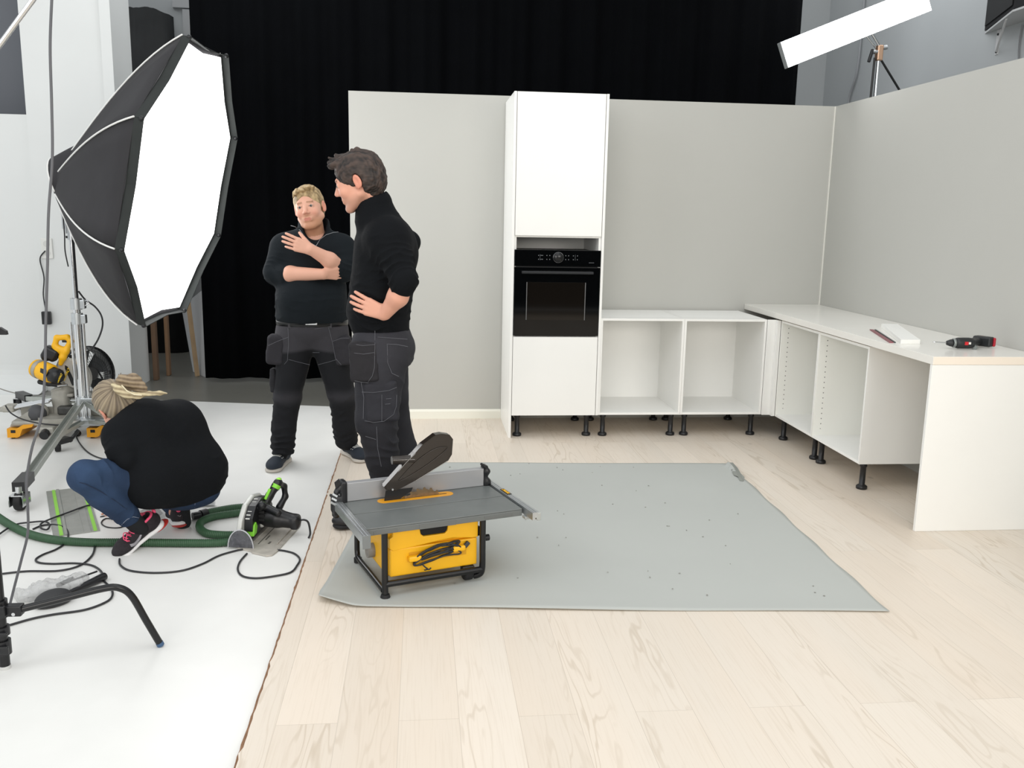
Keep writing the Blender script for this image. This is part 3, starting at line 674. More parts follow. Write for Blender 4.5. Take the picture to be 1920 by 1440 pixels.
# ------------------------------------------------------------------ grey floor protection sheet
MATM = mat('grey_floor_card', '#b3b6b2', .85, var=.02, vscale=1.4, bump=.05, bscale=25)
FL = np.array([-3.541, -3.367]); BL = np.array([-3.294, -1.259]); BR = np.array([-1.148, -1.356]); FR = np.array([-1.232, -3.547])
nx, ny = 110, 90; vs = []; fs = []; rg = random.Random(5); keep = set()
jit = [rg.uniform(0, .02) for _ in range(ny+1)]
for j in range(ny+1):
    v = j/ny
    for i in range(nx+1):
        u = i/nx; p = (FL*(1-u)+FR*u)*(1-v)+(BL*(1-u)+BR*u)*v
        # rounded front left corner
        if v < .06 and u < .07:
            k = (1-u/.07)*(1-v/.06); p = p+np.array([.02, .05])*k
        if u == 1: p = p+np.array([-.012*math.sin(v*31)*.4, 0])
        if v < .001: p = p+np.array([0, .006*math.sin(u*9)])
        z = .0045
        if u > .985 and .90 < v < .985: p = p+np.array([-(u-.985)*(1.3+1.1*math.sin(j*2.1)), 0]); z += (u-.985)*2.1*abs(math.sin(j*1.1))
        if v < .04: z += .007*(1-v/.04)*(.3+max(0, 1-u*6)+.5*max(0, math.sin(u*5)))
        if u < .10 and v < .12: z += .022*(1-u/.10)**1.5*(1-v/.12)
        z += .0012*math.sin(p[0]*5+p[1]*3)
        vs.append((p[0], p[1], z))
for j in range(ny):
    for i in range(nx): a = j*(nx+1)+i; fs.append((a, a+1, a+nx+2, a+nx+1))
b = MB(); b.add(vs, fs, True); o = b.build('floor_protection_sheet', MATM, origin=(-2.3, -2.4, .0045)); md = o.modifiers.new('thick', 'SOLIDIFY'); md.thickness = .003; md.offset = -1
tag(o, 'large grey card sheet protecting the plank floor under the table saw', 'sheet')
sheet = o
b = MB(); pts = [onz(x, y, .012) for x, y in ((1364, 866), (1374, 869), (1383, 880), (1389, 890), (1396, 896), (1394, 901), (1387, 900), (1384, 894), (1376, 890), (1372, 882), (1366, 871))]
hh = [.006, .016, .020, .018, .016, .008, .006, .012, .008, .009, .006]; O_ = Vector((-2.3, -2.4, .0045))
b.add([tuple(Vector((q[0], q[1], h))-O_) for q, h in zip(pts, hh)], [tuple(range(11))]); f_ = b.build('torn_edge', mat('card_underside', '#8b8e88', .9), sheet); f_.modifiers.new('t', 'SOLIDIFY').thickness = .002
b = MB(); rg = random.Random(9)
for k in range(60):
    u, v = rg.random(), rg.random(); p = (FL*(1-u)+FR*u)*(1-v)+(BL*(1-u)+BR*u)*v
    if u > .95 or v < .06 or u < .12: continue
    b.ball((p[0], p[1], .0078), (rg.uniform(.002, .006), rg.uniform(.002, .006), .0016), 7, 4)
tag(b.build('sawdust_crumbs', mat('dark_crumbs', '#8d8c85', .9), origin=(-2.3, -2.4, .006)), 'tiny dark crumbs scattered over the grey floor sheet', 'crumbs', kind='stuff')
# ================================================================== LIGHTS ON STANDS
SBC = np.array([-4.638, -.525, 1.69]); SBN = np.array([.973, -.08, -.215]); SBN /= np.linalg.norm(SBN)
SBP = np.array([[-4.48, -.931, 2.556], [-4.637, -1.432, 2.031], [-4.795, -1.401, 1.307], [-4.861, -.857, .807], [-4.796, -.118, .824], [-4.639, .383, 1.349], [-4.481, .352, 2.073], [-4.415, -.192, 2.573]])
APX = np.array([-5.47, -.45, 1.70])
SBCLOTH = mat('softbox_black_cloth', '#29282b', .8, var=.12, vscale=5, bump=.12, bscale=9)
SBRIM = mat('softbox_rim_cloth', '#262a29', .8, var=.1, vscale=12)
WPIPE = mat('white_piping', '#e9e9e6', .6)
sb = thing('octagonal_softbox', 'large glowing octagonal softbox with black shell on the wheeled chrome stand', 'softbox', tuple(APX))
def sring(t, k=None):                      # ring of the shell; t=0 back, t=1 front lip
    c = APX+(SBC-APX)*t; rr = (.11/.969)*(1-t)+math.sin(t*PI/2)**.92*1.0*(t>0)
    rr = .115+(1-.115)*(.5*t+.5*math.sin(t*PI/2))
    return [c+(SBP[i]-SBC)*rr-SBN*.055*t for i in range(8)]
ts = [0, .08, .18, .3, .44, .58, .72, .86, 1.0]
for i in range(8):
    b = MB(); vs = []; m = 6
    for t in ts:
        R0 = sring(t); p, q = R0[i], R0[(i+1) % 8]; c = APX+(SBC-APX)*t
        for j in range(m+1):
            s = j/m; w = p*(1-s)+q*s; sag = .05*math.sin(PI*s)*math.sin(PI*min(1, t*1.02))
            vs.append(tuple(w+(c-w)*sag+SBN*0.0-APX))
    b.add(vs, [(a*(m+1)+j, a*(m+1)+j+1, (a+1)*(m+1)+j+1, (a+1)*(m+1)+j) for a in range(len(ts)-1) for j in range(m)], True)
    o = b.build('shell_panel', SBCLOTH, sb); md = o.modifiers.new('t', 'SOLIDIFY'); md.thickness = .004
    # lip in front of the diffuser
    b = MB(); p, q = SBP[i], SBP[(i+1) % 8]; mid = (p+q)/2+(SBC-(p+q)/2)*.018
    def fr(x, f, ins): return tuple(x+(SBC-x)*ins+SBN*f-APX)
    b.add([fr(p, -.055, 0), fr(mid, -.055, 0), fr(q, -.055, 0), fr(q, .0, -.004), fr(mid, .0, .008), fr(p, .0, -.004)], [(0, 1, 4, 5), (1, 2, 3, 4)])
    o = b.build('front_lip', SBRIM, sb); md = o.modifiers.new('t', 'SOLIDIFY'); md.thickness = .005; md.offset = 0
    if i in (0, 1, 2, 3, 7):
        pts = [tuple(sring(t)[i]+(sring(t)[i]-(APX+(SBC-APX)*t))*.006-APX) for t in [x/14 for x in range(1, 15)]]
        b = MB(); b.tube(pts, .0055, 6); b.build('piping', WPIPE, sb)
    b = MB(); b.ball(tuple(SBP[i]-SBN*.015-APX), (.016, .016, .016), 10, 6); b.build('corner_pocket', BLKPL, sb)
b = MB(); vs = [tuple(SBC-APX)]
dp = []
for i in range(8):
    p, q = SBP[i], SBP[(i+1) % 8]
    for s in (0, .5):
        w = p*(1-s)+q*s; dp.append(w+(SBC-w)*(.022+(.03 if s else 0)))
b.add([tuple(SBC-SBN*.048-APX)]+[tuple(w-SBN*.048-APX) for w in dp], [(0, 1+i, 1+(i+1) % 16) for i in range(16)])
DIFF = mat('softbox_diffuser', '#ffffff', .8, emit='#ffffff', estr=3.4)
b.build('diffuser', DIFF, sb)
# sleeve round the lamp head at the back
b = MB(); sl = []
ax0 = np.array([-.62, .02, -.18]); ax0 /= np.linalg.norm(ax0); u1 = np.cross(ax0, [0, 0, 1]); u1 /= np.linalg.norm(u1); u2 = np.cross(ax0, u1)
vs = []
for j, (h, r) in enumerate(((-.20, .20), (-.12, .185), (-.05, .17), (.0, .16))):
    for k in range(24):
        a = 2*PI*k/24; vs.append(tuple(ax0*h+u1*math.cos(a)*r+u2*math.sin(a)*r*(1+.04*math.sin(3*a))))
b.add(vs, [(j*24+k, j*24+(k+1) % 24, (j+1)*24+(k+1) % 24, (j+1)*24+k) for j in range(3) for k in range(24)], True)
o = b.build('rear_sleeve', SBCLOTH, sb); md = o.modifiers.new('t', 'SOLIDIFY'); md.thickness = .004
b = MB(); b.tube([vs[3*24+k] for k in range(24)], .005, 6, True); b.build('piping', WPIPE, sb)
b = MB(); b.cyl(tuple(-ax0*.12), tuple(ax0*.0), .07, n=24); b.box((0.0, -.05, -.13), (.10, .05, -.06), .01); b.build('lamp_head', BLKPL, sb)

ST = (-5.43, -.45, -.018)
st = thing('wheeled_light_stand', 'chrome wheeled light stand carrying the big octagonal softbox', 'stand', ST)
b = MB(); b.cyl((0, 0, .62), (0, 0, 1.36), .0175); b.build('inner_tube', CHROME, st)
b = MB(); b.cyl((0, 0, .62), (0, 0, .96), .0235); b.build('middle_tube', CHROME, st)
b = MB(); b.cyl((0, 0, .10), (0, 0, .84), .029); b.build('outer_tube', CHROME, st)
for dx in (-.04, .04):
    b = MB(); b.cyl((dx, -.01, .12), (dx, -.01, .80), .009); b.build('rack_rod', CHROME, st)
for z in (.93, .83):
    b = MB(); b.cyl((0, 0, z-.045), (0, 0, z+.03), .037); b.box((.02, -.02, z-.04), (.06, .02, z+.02), .005); b.build('collar', ALU, st)
b = MB(); b.tube([(.04, 0, .93), (.075, -.01, .95), (.09, -.01, .925), (.06, -.01, .91)], .004, 6, True); b.build('wire_loop', CHROME, st)
b = MB(); b.cyl((0, 0, 1.35), (0, 0, 1.40), .026); b.box((-.03, -.022, 1.39), (.03, .022, 1.48), .006); b.box((-.05, -.018, 1.42), (-.02, .018, 1.60), .004); b.build('spigot_head', ALU, st)
b = MB(); b.box((-.03, -.02, 1.36), (.055, .02, 1.375), .002); b.build('top_band', BLKPL, st)
b = MB(); b.cyl((0, 0, .235), (0, 0, .285), .045); b.box((0, -.05, .24), (.16, -.01, .28), .004); b.cyl((-.075, -.02, .26), (-.03, -.02, .26), .005); b.build('brace_collar', ALU, st)
b = MB(); b.cyl((0, 0, .085), (0, 0, .14), .06); b.box((.0, -.07, .09), (.20, .01, .135), .004); b.build('base_hub', ALU, st)
def channel(name, a, c, w, h, m):
    b = MB(); a = Vector(a); c = Vector(c); d = (c-a).normalized(); s = d.cross(Vector((0, 0, 1))).normalized(); u = s.cross(d)
    poly = [(-w, -h), (w, -h), (w, h), (w-.004, h), (w-.004, -h+.004), (-w+.004, -h+.004), (-w+.004, h), (-w, h)]
    b.prism(poly, a, tuple(s), tuple(u), tuple(d), (c-a).length); return b.build(name, m, st)
GAL = mat('galvanised_channel', '#b3b7b2', .4, .6, var=.06, vscale=20)
legs = [((-.0, -.06, .245), (.22, -1.50, .12)), ((.05, -.04, .245), (.74, -.76, .10)), ((-.05, .05, .245), (-.75, .85, .10))]
for a, c in legs:
    channel('leg', a, c, .024, .017, GAL)
    A = Vector(a); Cc = Vector(c); e = A.lerp(Cc, .40); channel('leg_strut', (A.x*.8, A.y*.8, .115), (e.x, e.y, e.z-.02), .018, .012, GAL)
    d = (Cc-A).normalized(); p = Cc
    b = MB(); b.prism([(-.03, .03), (.03, .03), (.03, -.02), (-.03, -.02)], tuple(p-d*.10+Vector((0, 0, -.005))), tuple(d.cross(Vector((0, 0, 1))).normalized()), (0, 0, 1), tuple(Vector((d.x, d.y, 0)).normalized()), .20); b.build('foot_bracket', BLKPL, st)
    w = p+Vector((d.x, d.y, 0)).normalized()*.09
    b = MB(); b.cyl((w.x, w.y, .085), (w.x, w.y, .13), .02); b.box((w.x-.036, w.y-.05, .03), (w.x-.030, w.y+.045, .088), .002); b.box((w.x+.030, w.y-.05, .03), (w.x+.036, w.y+.045, .088), .002); b.box((w.x-.036, w.y-.04, .084), (w.x+.036, w.y+.04, .09)); b.build('caster_fork', CHROME, st)
    b = MB(); b.lathe([(.03, -.018), (.047, -.018), (.05, -.012), (.05, .012), (.047, .018), (.03, .018)], (w.x, w.y, .0505), (1, 0, 0), 24); b.build('caster_wheel', BLKRUB, st)
# small caster under the strut nearest the picture
b = MB(); b.lathe([(.015, -.017), (.033, -.017), (.036, -.01), (.036, .01), (.033, .017), (.015, .017)], (-.03, -.40, .0365), (.95, .3, 0), 24); b.build('caster_wheel', BLKRUB, st)
b = MB(); b.box((-.045, -.43, .05), (.03, -.32, .085), .012, Matrix.Rotation(-.5, 3, 'Z')); b.cyl((.02, -.34, .05), (.07, -.30, .12), .012); b.build('caster_fork', BLKPL, st)

# strip light behind the right set wall
LY = -.3
P0 = at(1462, 81, LY); P1 = at(1482, 124, LY); P2 = at(1750, 18, LY); P3 = at(1731, -27, LY)
sc0 = (P0+P1+P2+P3)/4; ux = ((P2+P3)/2-(P0+P1)/2); LW = np.linalg.norm(ux); ux /= LW; uz = ((P0+P3)/2-(P1+P2)/2); LH = np.linalg.norm(uz); uz -= ux*(uz@ux); uz /= np.linalg.norm(uz); un = np.cross(uz, ux)
sl = thing('strip_light', 'long glowing white strip light tilted above the right-hand set wall', 'lamp', tuple(sc0))
R = axes(ux, un, uz)
def lb(mb): mb.M = R.to_4x4(); return mb
b = lb(MB()); b.box((-LW/2, -.0, -LH/2), (LW/2, .006, LH/2)); b.build('diffuser', mat('strip_diffuser', '#ffffff', .8, emit='#ffffff', estr=14.0), sl)
b = lb(MB()); b.box((-LW/2-.004, .006, -LH/2-.003), (LW/2+.004, .07, LH/2+.003), .004); b.build('housing', mat('lamp_housing', '#8b8f90', .5), sl)
b = lb(MB()); b.box((LW/2+.004, -.03, .02), (LW/2+.03, .10, LH/2+.06), .004); b.build('end_bracket', mat('bracket_grey', '#6d7072', .5), sl)
b = lb(MB()); b.box((-.03, .07, -LH/2-.0), (.03, .10, LH/2), .003); b.build('mount_plate', BLKPL, sl)
KX = at(1646, 98, LY+.12)
cs = thing('light_stand', 'chrome stand behind the right set wall holding up the strip light', 'stand', (KX[0]+.01, LY+.12, -.0215))
kz = KX[2]+.0215
b = MB(); b.cyl((0, 0, .25), (0, 0, kz-.05), .0125); b.build('pole', CHROME, cs)
b = MB(); b.cyl((0, 0, .25), (0, 0, 1.4), .0175); b.build('outer_pole', CHROME, cs)
for k in range(3):
    a = k*2.09+.4; b = MB(); b.cyl((0, 0, .42), (.5*math.cos(a), .5*math.sin(a), .014), .0125); b.build('leg', CHROME, cs)
b = MB(); b.box((-.022, -.025, kz-.06), (.022, .025, kz+.05), .008); b.build('grip_head', mat('brassy_knuckle', '#c9a68c', .3, .7), cs)
b = MB(); b.cyl((-.02, -.01, kz+.0), (-.055, -.01, kz), .016); b.cyl((.02, -.01, kz+.03), (.05, -.01, kz+.035), .016); b.build('grip_disc', CHROME, cs)
b = MB(); b.box((-.078, -.02, kz-.075), (-.056, .0, kz+.02), .006, Matrix.Rotation(.25, 3, 'Y')); b.build('tee_handle', BLKPL, cs)
b = MB(); q = at(1634, 72, LY+.10)-np.array([KX[0]+.01, LY+.12, -.0215]); b.cyl((-.01, -.015, kz+.04), (q[0]-.02, q[1]-.01, q[2]+.05), .008); b.cyl((-.035, -.01, kz+.03), (q[0]-.06, q[1]-.01, q[2]+.03), .006); b.build('yoke_rod', CHROME, cs)
b = MB(); q = at(1692, 178, LY+.16)-np.array([KX[0]+.01, LY+.12, -.0215]); b.cyl((.015, .02, kz-.03), (q[0], q[1], q[2]), .008); b.build('stay_rod', BLKSAT, cs)
b = MB(); b.cyl((-.035, -.01, kz-.04), (-.045, -.01, kz-.62), .008); b.build('hanging_rod', BLKSAT, cs)

# black stand cut by the left edge of the picture, with the boom above
CX, CYY = -4.535, -3.75
c = thing('boom_stand', 'black stand with a bent leg and chrome boom arm, cut off by the left edge', 'stand', (CX, CYY, -.018))
b = MB(); b.cyl((0, 0, .004), (0, 0, 2.2), .0175); b.build('column', BLKSAT, c)
b = MB(); b.cyl((0, 0, 0), (0, 0, .012), .019); b.build('foot_cap', mat('clear_foot', '#c9cac8', .4), c)
for z0, z1 in ((.055, .105), (.125, .155), (.19, .25)):
    b = MB(); b.cyl((0, 0, z0), (0, 0, z1), .026); b.box((.0, -.034, z0+.01), (.03, -.02, z1-.01), .004); b.build('leg_collar', BLKPL, c)
b = MB(); b.box((.015, -.018, .195), (.075, .018, .232), .004); b.build('leg_socket', BLKPL, c)
b = MB(); b.cyl((.052, -.022, .206), (.052, .02, .206), .006); b.build('bolt', CHROME, c)
h0 = np.array([.06, 0, .213]); h1 = np.array([.325, .05, .262]); h2 = np.array([.375, .06, .258]); h3 = np.array([.41, .075, .22]); h4 = np.array([.48, .128, .012])
b = MB(); b.tube(smooth_path([h0, (h0+h1)/2, h1, h2, h3, (h3+h4)/2, h4], 6), .0125, 14); b.build('leg', BLKSAT, c)
b = MB(); dd = (h4-h3)/np.linalg.norm(h4-h3); b.cyl(tuple(h4-dd*.006), tuple(h4+dd*.008), .0132); b.build('leg_tip', mat('blue_tip', '#3d5a7c', .5), c)
for a in (2.2, 4.0):
    v = np.array([math.cos(a), math.sin(a), 0]); b = MB(); b.tube(smooth_path([v*.03+[0, 0, .14], v*.33+[0, 0, .19], v*.40+[0, 0, .15], v*.5+[0, 0, .012]], 6), .0125, 14); b.build('leg', BLKSAT, c)
B0 = at(-70, 178, -3.72)-np.array([CX, CYY, -.018]); B1 = at(75, -18, -3.72)-np.array([CX, CYY, -.018]); bd = (B1-B0)/np.linalg.norm(B1-B0)
b = MB(); b.cyl(tuple(B0-bd*.12), tuple(B1+bd*.25), .008); b.build('boom_arm', CHROME, c)
b = MB(); b.box((-.03, -.03, 2.15), (.03, .05, 2.25), .008); b.cyl((0, .0, 2.2), tuple(B0), .016); b.build('boom_clamp', BLKPL, c)
q = at(2, 621, -3.72)-np.array([CX, CYY, -.018])
b = MB(); b.cyl((0, .02, q[2]), (q[0]-.008, .02, q[2]), .006); b.prism([(-.02, -.012), (.016, -.012), (.014, .0), (-.004, .012), (-.02, .012)], tuple(q), (1, 0, 0), (0, 0, 1), (0, 1, 0), .015); b.build('clamp_lever', BLKPL, c)

# ================================================================== CABLES AND HOSE
FZ = -.018
def cable(name, label, pts, r=.005, m=None, z=None, sub=8, cat='cable', Y=None, group=None, start=None):
    m = m or CABLE; z = (FZ+r+.0006) if z is None else z
    W = []
    for p in pts:
        if len(p) == 3: W.append(tuple(at(p[0], p[1], p[2])))
        elif Y is not None: W.append(tuple(at(p[0], p[1], Y)))
        else: W.append(tuple(onz(p[0], p[1], z)))
    if start: W = start+W
    b = MB(); sp = smooth_path(W, sub); b.tube(sp, r, 8)
    o = b.build(name, m, origin=tuple(sp[0])); tag(o, label, cat, group); return o
cable('hanging_cable', 'long grey cable hanging down the left side past the softbox stand', [(100, -60), (97, 0), (94, 90), (97, 200), (98, 300), (91, 400), (89, 500), (86, 600), (84, 700), (78, 780), (60, 840), (50, 900), (52, 950), (52, 1000), (40, 1050), (27, 1100), (19, 1132)], .0048, CABLEG, Y=-3.55)
cable('floor_cable', 'black cable curving from the boom stand to the green hose', [(2, 1076), (50, 1071), (110, 1070), (150, 1060), (172, 1042), (178, 1024), (179, 1012)], .0045)
cable('floor_cable', 'long looping black cable passing under the bag and the bent stand leg', [(18, 1172), (60, 1160), (100, 1152), (160, 1143), (200, 1128), (211, 1115), (207, 1101), (196, 1090), (190, 1072), (172, 1060), (140, 1056), (100, 1057), (74, 1055), (67, 1049), (80, 1040), (105, 1030), (122, 1018), (128, 1002), (122, 990), (104, 984), (80, 985), (62, 992)], .0045)
cable('floor_cable', 'black cable knotted in a small loop lying over the guide rail end', [(-10, 1008), (25, 985), (60, 979), (85, 978), (93, 985), (88, 993), (77, 990), (78, 981), (100, 971), (130, 960), (160, 949), (185, 944)], .0045, z=-.004)
cable('floor_cable', 'black cable running from the lifted shoe to the plunge saw', [(224, 1048), (226, 1060), (245, 1070), (290, 1074), (340, 1070), (380, 1057), (410, 1042), (440, 1033), (455, 1030)], .0045)
cable('floor_cable', 'black cable lying in a wide loop in front of the plunge saw', [(463, 1038), (450, 1053), (446, 1068), (455, 1080), (480, 1084), (515, 1080), (545, 1073), (557, 1060), (562, 1048), (552, 1038), (535, 1033), (520, 1031)], .0045)
cable('floor_cable', 'black cable from the mitre saw plug to the crouching person', [(142, 817), (150, 832), (165, 848), (185, 858), (205, 861), (225, 856)], .0045)
cable('saw_power_cable', 'black cable drooping from the left end of the mitre saw rail', [(10, 760), (20, 774), (42, 786), (75, 794), (110, 797)], .005, Y=-.62)
cable('stand_cable', 'dark cable swinging out behind the softbox stand column', [(147, 546), (160, 562), (178, 575), (190, 592), (192, 612), (184, 636), (172, 655)], .006, Y=-.40)
cable('stand_cable', 'short dark cable dropping behind the crouching person\'s hair', [(181, 692), (190, 706), (197, 722), (203, 738)], .007, Y=-.05)
cable('lamp_cable', 'thin black cable hanging along the top of the softbox stand', [(118, 378), (118, 400), (121, 440), (122, 470), (128, 500)], .0045, Y=-.49)
cable('wall_cable', 'thin grey cable lying along the foot of the white wall', [(-5, 727, .9), (20, 735, .85), (50, 741, .8), (90, 744, .8)], .005, mat('worn_cable', '#8f8d88', .6))
cable('thin_lead', 'thin black lead coiled beside the guide rail', [(188, 969), (205, 966), (228, 967), (238, 980), (225, 989), (200, 988), (190, 980), (200, 972), (225, 976)], .0032)
HOSEG = mat('green_hose_rubber', '#2f5236', .5, var=.1, vscale=30)
def hose(label, W, r=.0185):
    sp = smooth_path(W, 30); L = [0]
    for i in range(1, len(sp)): L.append(L[-1]+np.linalg.norm(sp[i]-sp[i-1]))
    n = int(L[-1]/.0022); S = np.linspace(0, L[-1], n); P = np.array(sp); Q = np.stack([np.interp(S, L, P[:, k]) for k in range(3)], 1)
    b = MB(); b.tube([tuple(q) for q in Q], r, 14, rs=[r+.0013*(1 if (i//2) % 2 else -1) for i in range(n)])
    return b.build('vacuum_hose', HOSEG, origin=tuple(Q[0]))
z = FZ+.020
o = hose('', [onz(-20, 958, z), onz(20, 985, z), onz(60, 1003, z), onz(110, 1013, z), onz(170, 1017, z), onz(240, 1017, z), onz(320, 1018, z), onz(400, 1018, z), onz(448, 1014, z)])
tag(o, 'green ribbed vacuum hose running under the lifted shoe to the plunge saw', 'hose')
o = hose('', [onz(450, 1003, z), onz(415, 1003, z), onz(388, 1000, z), onz(375, 990, z), onz(378, 978, z), onz(400, 969, z), onz(430, 964, z), onz(462, 960, z)])
tag(o, 'green vacuum hose curled in a loop behind the plunge saw', 'hose')
t = thing('hose_end', 'green hose end with a black connector beside the pink-trimmed shoe', 'hose', tuple(onz(372, 966, z)))
T0 = np.array(t.location); q = [np.array(onz(386, 962, z))-T0, np.array(onz(410, 957, z))-T0, np.array(onz(440, 952, z))-T0, np.array(onz(470, 950, z))-T0]
o = hose('', q); o.location = tuple(q[0]); o.parent = t; o.name = 'hose_tube'
b = MB(); e = np.array(onz(361, 968, z))-T0; m1 = np.array(onz(376, 965, z))-T0; b.cyl(tuple(e), tuple(m1), .019); b.cyl(tuple(m1), tuple(q[0]*1.1), .0235); b.build('connector', BLKPL, t)
# plug
t = thing('mains_plug', 'black mains plug lying on the white floor by the mitre saw foot', 'plug', tuple(onz(142, 818, FZ)))
b = MB(); b.lathe([(.008, 0), (.02, .01), (.022, .03), (.015, .05), (.008, .06)], (.03, -.02, .022), (-.6, .75, .0), 16); b.build('plug_body', BLKPL, t)

# guide rail
GR = mat('anodised_rail', '#a3a5a1', .4, .5, var=.08, vscale=18); LIME = mat('lime_strip', '#8fd24a', .5)
a = np.array([-5.19, -1.73]); dL = np.array([.30, -.69]); Lr = np.linalg.norm(dL); dL /= Lr; dW = np.array([-dL[1], dL[0]])*1
ang = math.atan2(dL[1], dL[0])
t = thing('guide_rail', 'wide grey metal guide rail with lime strips on the floor behind the knee', 'rail', (-5.19, -1.73, FZ), ang)
b = MB(); b.prism([(0, .0005), (.205, .0005), (.205, .005), (.165, .005), (.165, .009), (.135, .009), (.135, .005), (.065, .005), (.062, .010), (.05, .010), (.047, .005), (0, .005)], (0, 0, 0), (0, 1, 0), (0, 0, 1), (1, 0, 0), .80); b.build('rail_profile', GR, t)
for y in (.028, .178):
    b = MB(); b.box((.0, y, .0051), (.80, y+.016, .0075)); b.build('lime_strip', LIME, t)

# ================================================================== MITRE SAW
MS = (-5.62, -.38, FZ)
t = thing('mitre_saw', 'yellow and grey mitre saw standing on the floor behind the softbox stand', 'saw', MS)
# local: x right, y away, z up
for x in (-.25, .27):
    b = MB(); b.prism([(-.045, .012), (-.045, .075), (.02, .075), (.06, .10), (.13, .105), (.12, .085), (.055, .07), (.035, .02), (.02, .012)] if x < 0 else [(-.045, .012), (-.045, .075), (.02, .075), (.06, .10), (.13, .105), (.12, .085), (.055, .07), (.035, .02), (.02, .012)], (x, -.14, 0), (1, 0, 0), (0, 0, 1), (0, 1, 0), .28); b.build('foot', YELD, t)
    b = MB(); b.box((x-.02, -.142, .045), (x+.01, -.139, .065)); b.build('foot_label', BLKPL, t)
    for y in (-.11, .11):
        b = MB(); b.cyl((x-.02, y, 0), (x-.02, y, .014), .012); b.build('rubber_foot', BLKRUB, t)
b = MB(); b.box((-.27, -.13, .09), (.33, .14, .125), .012); b.prism([(-.29, .08), (-.20, .08), (-.12, .16), (-.14, .2), (-.27, .12)], (0, -.1, 0), (1, 0, 0), (0, 0, 1), (0, 1, 0), .2); b.build('base_casting', GREYCAST, t)
b = MB(); b.cyl((.02, -.02, .08), (.02, -.02, .145), .15, n=36); b.box((-.03, -.30, .075), (.07, -.02, .12), .012); b.build('turntable', GREYCAST, t)
b = MB(); b.cyl((.02, -.33, .07), (.02, -.27, .09), .03); b.build('mitre_knob', BLKPL, t)
b = MB(); b.box((-.27, .03, .125), (-.05, .05, .19), .006); b.build('fence', GREYCAST, t)
b = MB(); b.box((.10, .03, .125), (.32, .05, .19), .006); b.build('fence', GREYCAST, t)
b = MB()
F = Field((-.2, -.15, .05), (.25, .25, .45), .006)
F.rbox((-.0, .06, .20), (.055, .05, .12), .03); F.chain([(-.01, .07, .25), (.02, .08, .31)], [.055, .06], .03); F.ell((-.11, -.04, .17), (.055, .05, .06), k=.02)
P, Q = F.mesh(); np_mesh('pivot_casting', P, Q, GREYCAST, t)
F = Field((-.25, -.2, .05), (.1, .1, .3), .006); F.ell((-.12, -.06, .165), (.062, .06, .06)); P, Q = F.mesh(); np_mesh('dust_shroud', P, Q, mat('dark_grey_shroud', '#46474a', .6), t)
for k in range(3):
    b = MB(); b.cyl((-.30, -.03+k*.026, .192+k*.004), (-.05, -.03+k*.026, .238+k*.004), .0095); b.build('slide_rod', CHROME, t)
F = Field((-.45, -.12, .12), (-.25, .12, .26), .004); F.rbox((-.32, 0, .190), (.04, .05, .024), .012); F.rbox((-.375, 0, .180), (.025, .03, .014), .01, k=.02); F.ell((-.385, -.02, .192), (.014, .03, .01), op='c', k=.004)
P, Q = F.mesh(); np_mesh('rod_end_bracket', P, Q, GREYCAST, t)
# head: motor, guard, handle
def L2(x, y, Y=-.38): return at(x, y, Y)-np.array(MS)
m0 = L2(62, 688); m1 = L2(116, 700)
ax = (m1-m0); ax[1] = -.10; axn = ax/np.linalg.norm(ax)
mc0 = L2(68, 690, -.40); ln = np.linalg.norm(ax)
b = MB(); b.lathe([(.03, 0), (.058, .006), (.066, .025), (.066, .05)], tuple(mc0), tuple(axn), 28); b.build('motor_end', GREYCAST, t)
b = MB(); b.lathe([(.0, -.004), (.045, -.004), (.062, .006), (.0655, .024)], tuple(mc0-axn*.006), tuple(axn), 28); b.build('motor_rim', YEL, t)
b = MB(); b.lathe([(.063, .05), (.066, .06), (.064, .14), (.055, .155)], tuple(mc0), tuple(axn), 12); b.build('motor_housing', YEL, t)
b = MB(); b.lathe([(.052, .148), (.056, .16), (.054, .205), (.04, .225), (.0, .23)], tuple(mc0), tuple(axn), 8); b.build('motor_cap', BLKPL, t)
up = np.array([0, 0, 1.])-axn*axn[2]; up /= np.linalg.norm(up); sd = np.cross(up, axn)
pl = mc0+axn*.10-sd*0
Rm = axes(axn, -sd if (-sd)[1] > 0 else sd, up)
fr0 = mc0+axn*.105+np.array([0, -.068, .012])
b = MB(); b.box((-.026, -.002, -.022), (.026, .003, .022)); b.M = None
o = b.build('motor_label', BLKPL, t); o.data.transform(Matrix.Translation(Vector(fr0)) @ Rm.to_4x4())
LY2 = mat('label_yellow', '#e8c21c', .5)
# guard housing (grey) behind handle
g0 = L2(128, 680, -.33)
b = MB(); gp = []
for k in range(15):
    a = -.5+2.6*k/14; gp.append((.135*math.cos(a), .135*math.sin(a)))
gp += [(-.09, .02), (-.02, -.055), (.06, -.09)]
gc = L2(133, 708, -.33); b.prism(gp, (gc[0], gc[1]-.02, gc[2]), (1, 0, 0), (0, 0, 1), (0, 1, 0), .05); b.build('blade_guard', mat('guard_grey', '#b9b7b0', .45, .2), t, bevel=.006)
b = MB(); b.prism([(-.014, -.075), (.012, -.085), (.03, .055), (.02, .07), (.008, .05)], (gc[0]-.01, gc[1]-.024, gc[2]+.02), (.88, 0, .47), (-.47, 0, .88), (0, 1, 0), .004)
b.build('guard_label', BLKPL, t)
c30 = math.radians(62); RT = axes((math.cos(c30), 0, math.sin(c30)), (-math.sin(c30), 0, math.cos(c30)), (0, -1, 0))
text_obj('lettering', 'DEWALT', .024, LY2, t, RT, (gc[0]-.019, gc[1]-.026, gc[2]+.028), bold=.0006)
cap = mc0+axn*.232
text_obj('lettering', 'DEWALT', .017, LY2, t, RT, (cap[0]-.004, cap[1]-.012, cap[2]), bold=.0005)
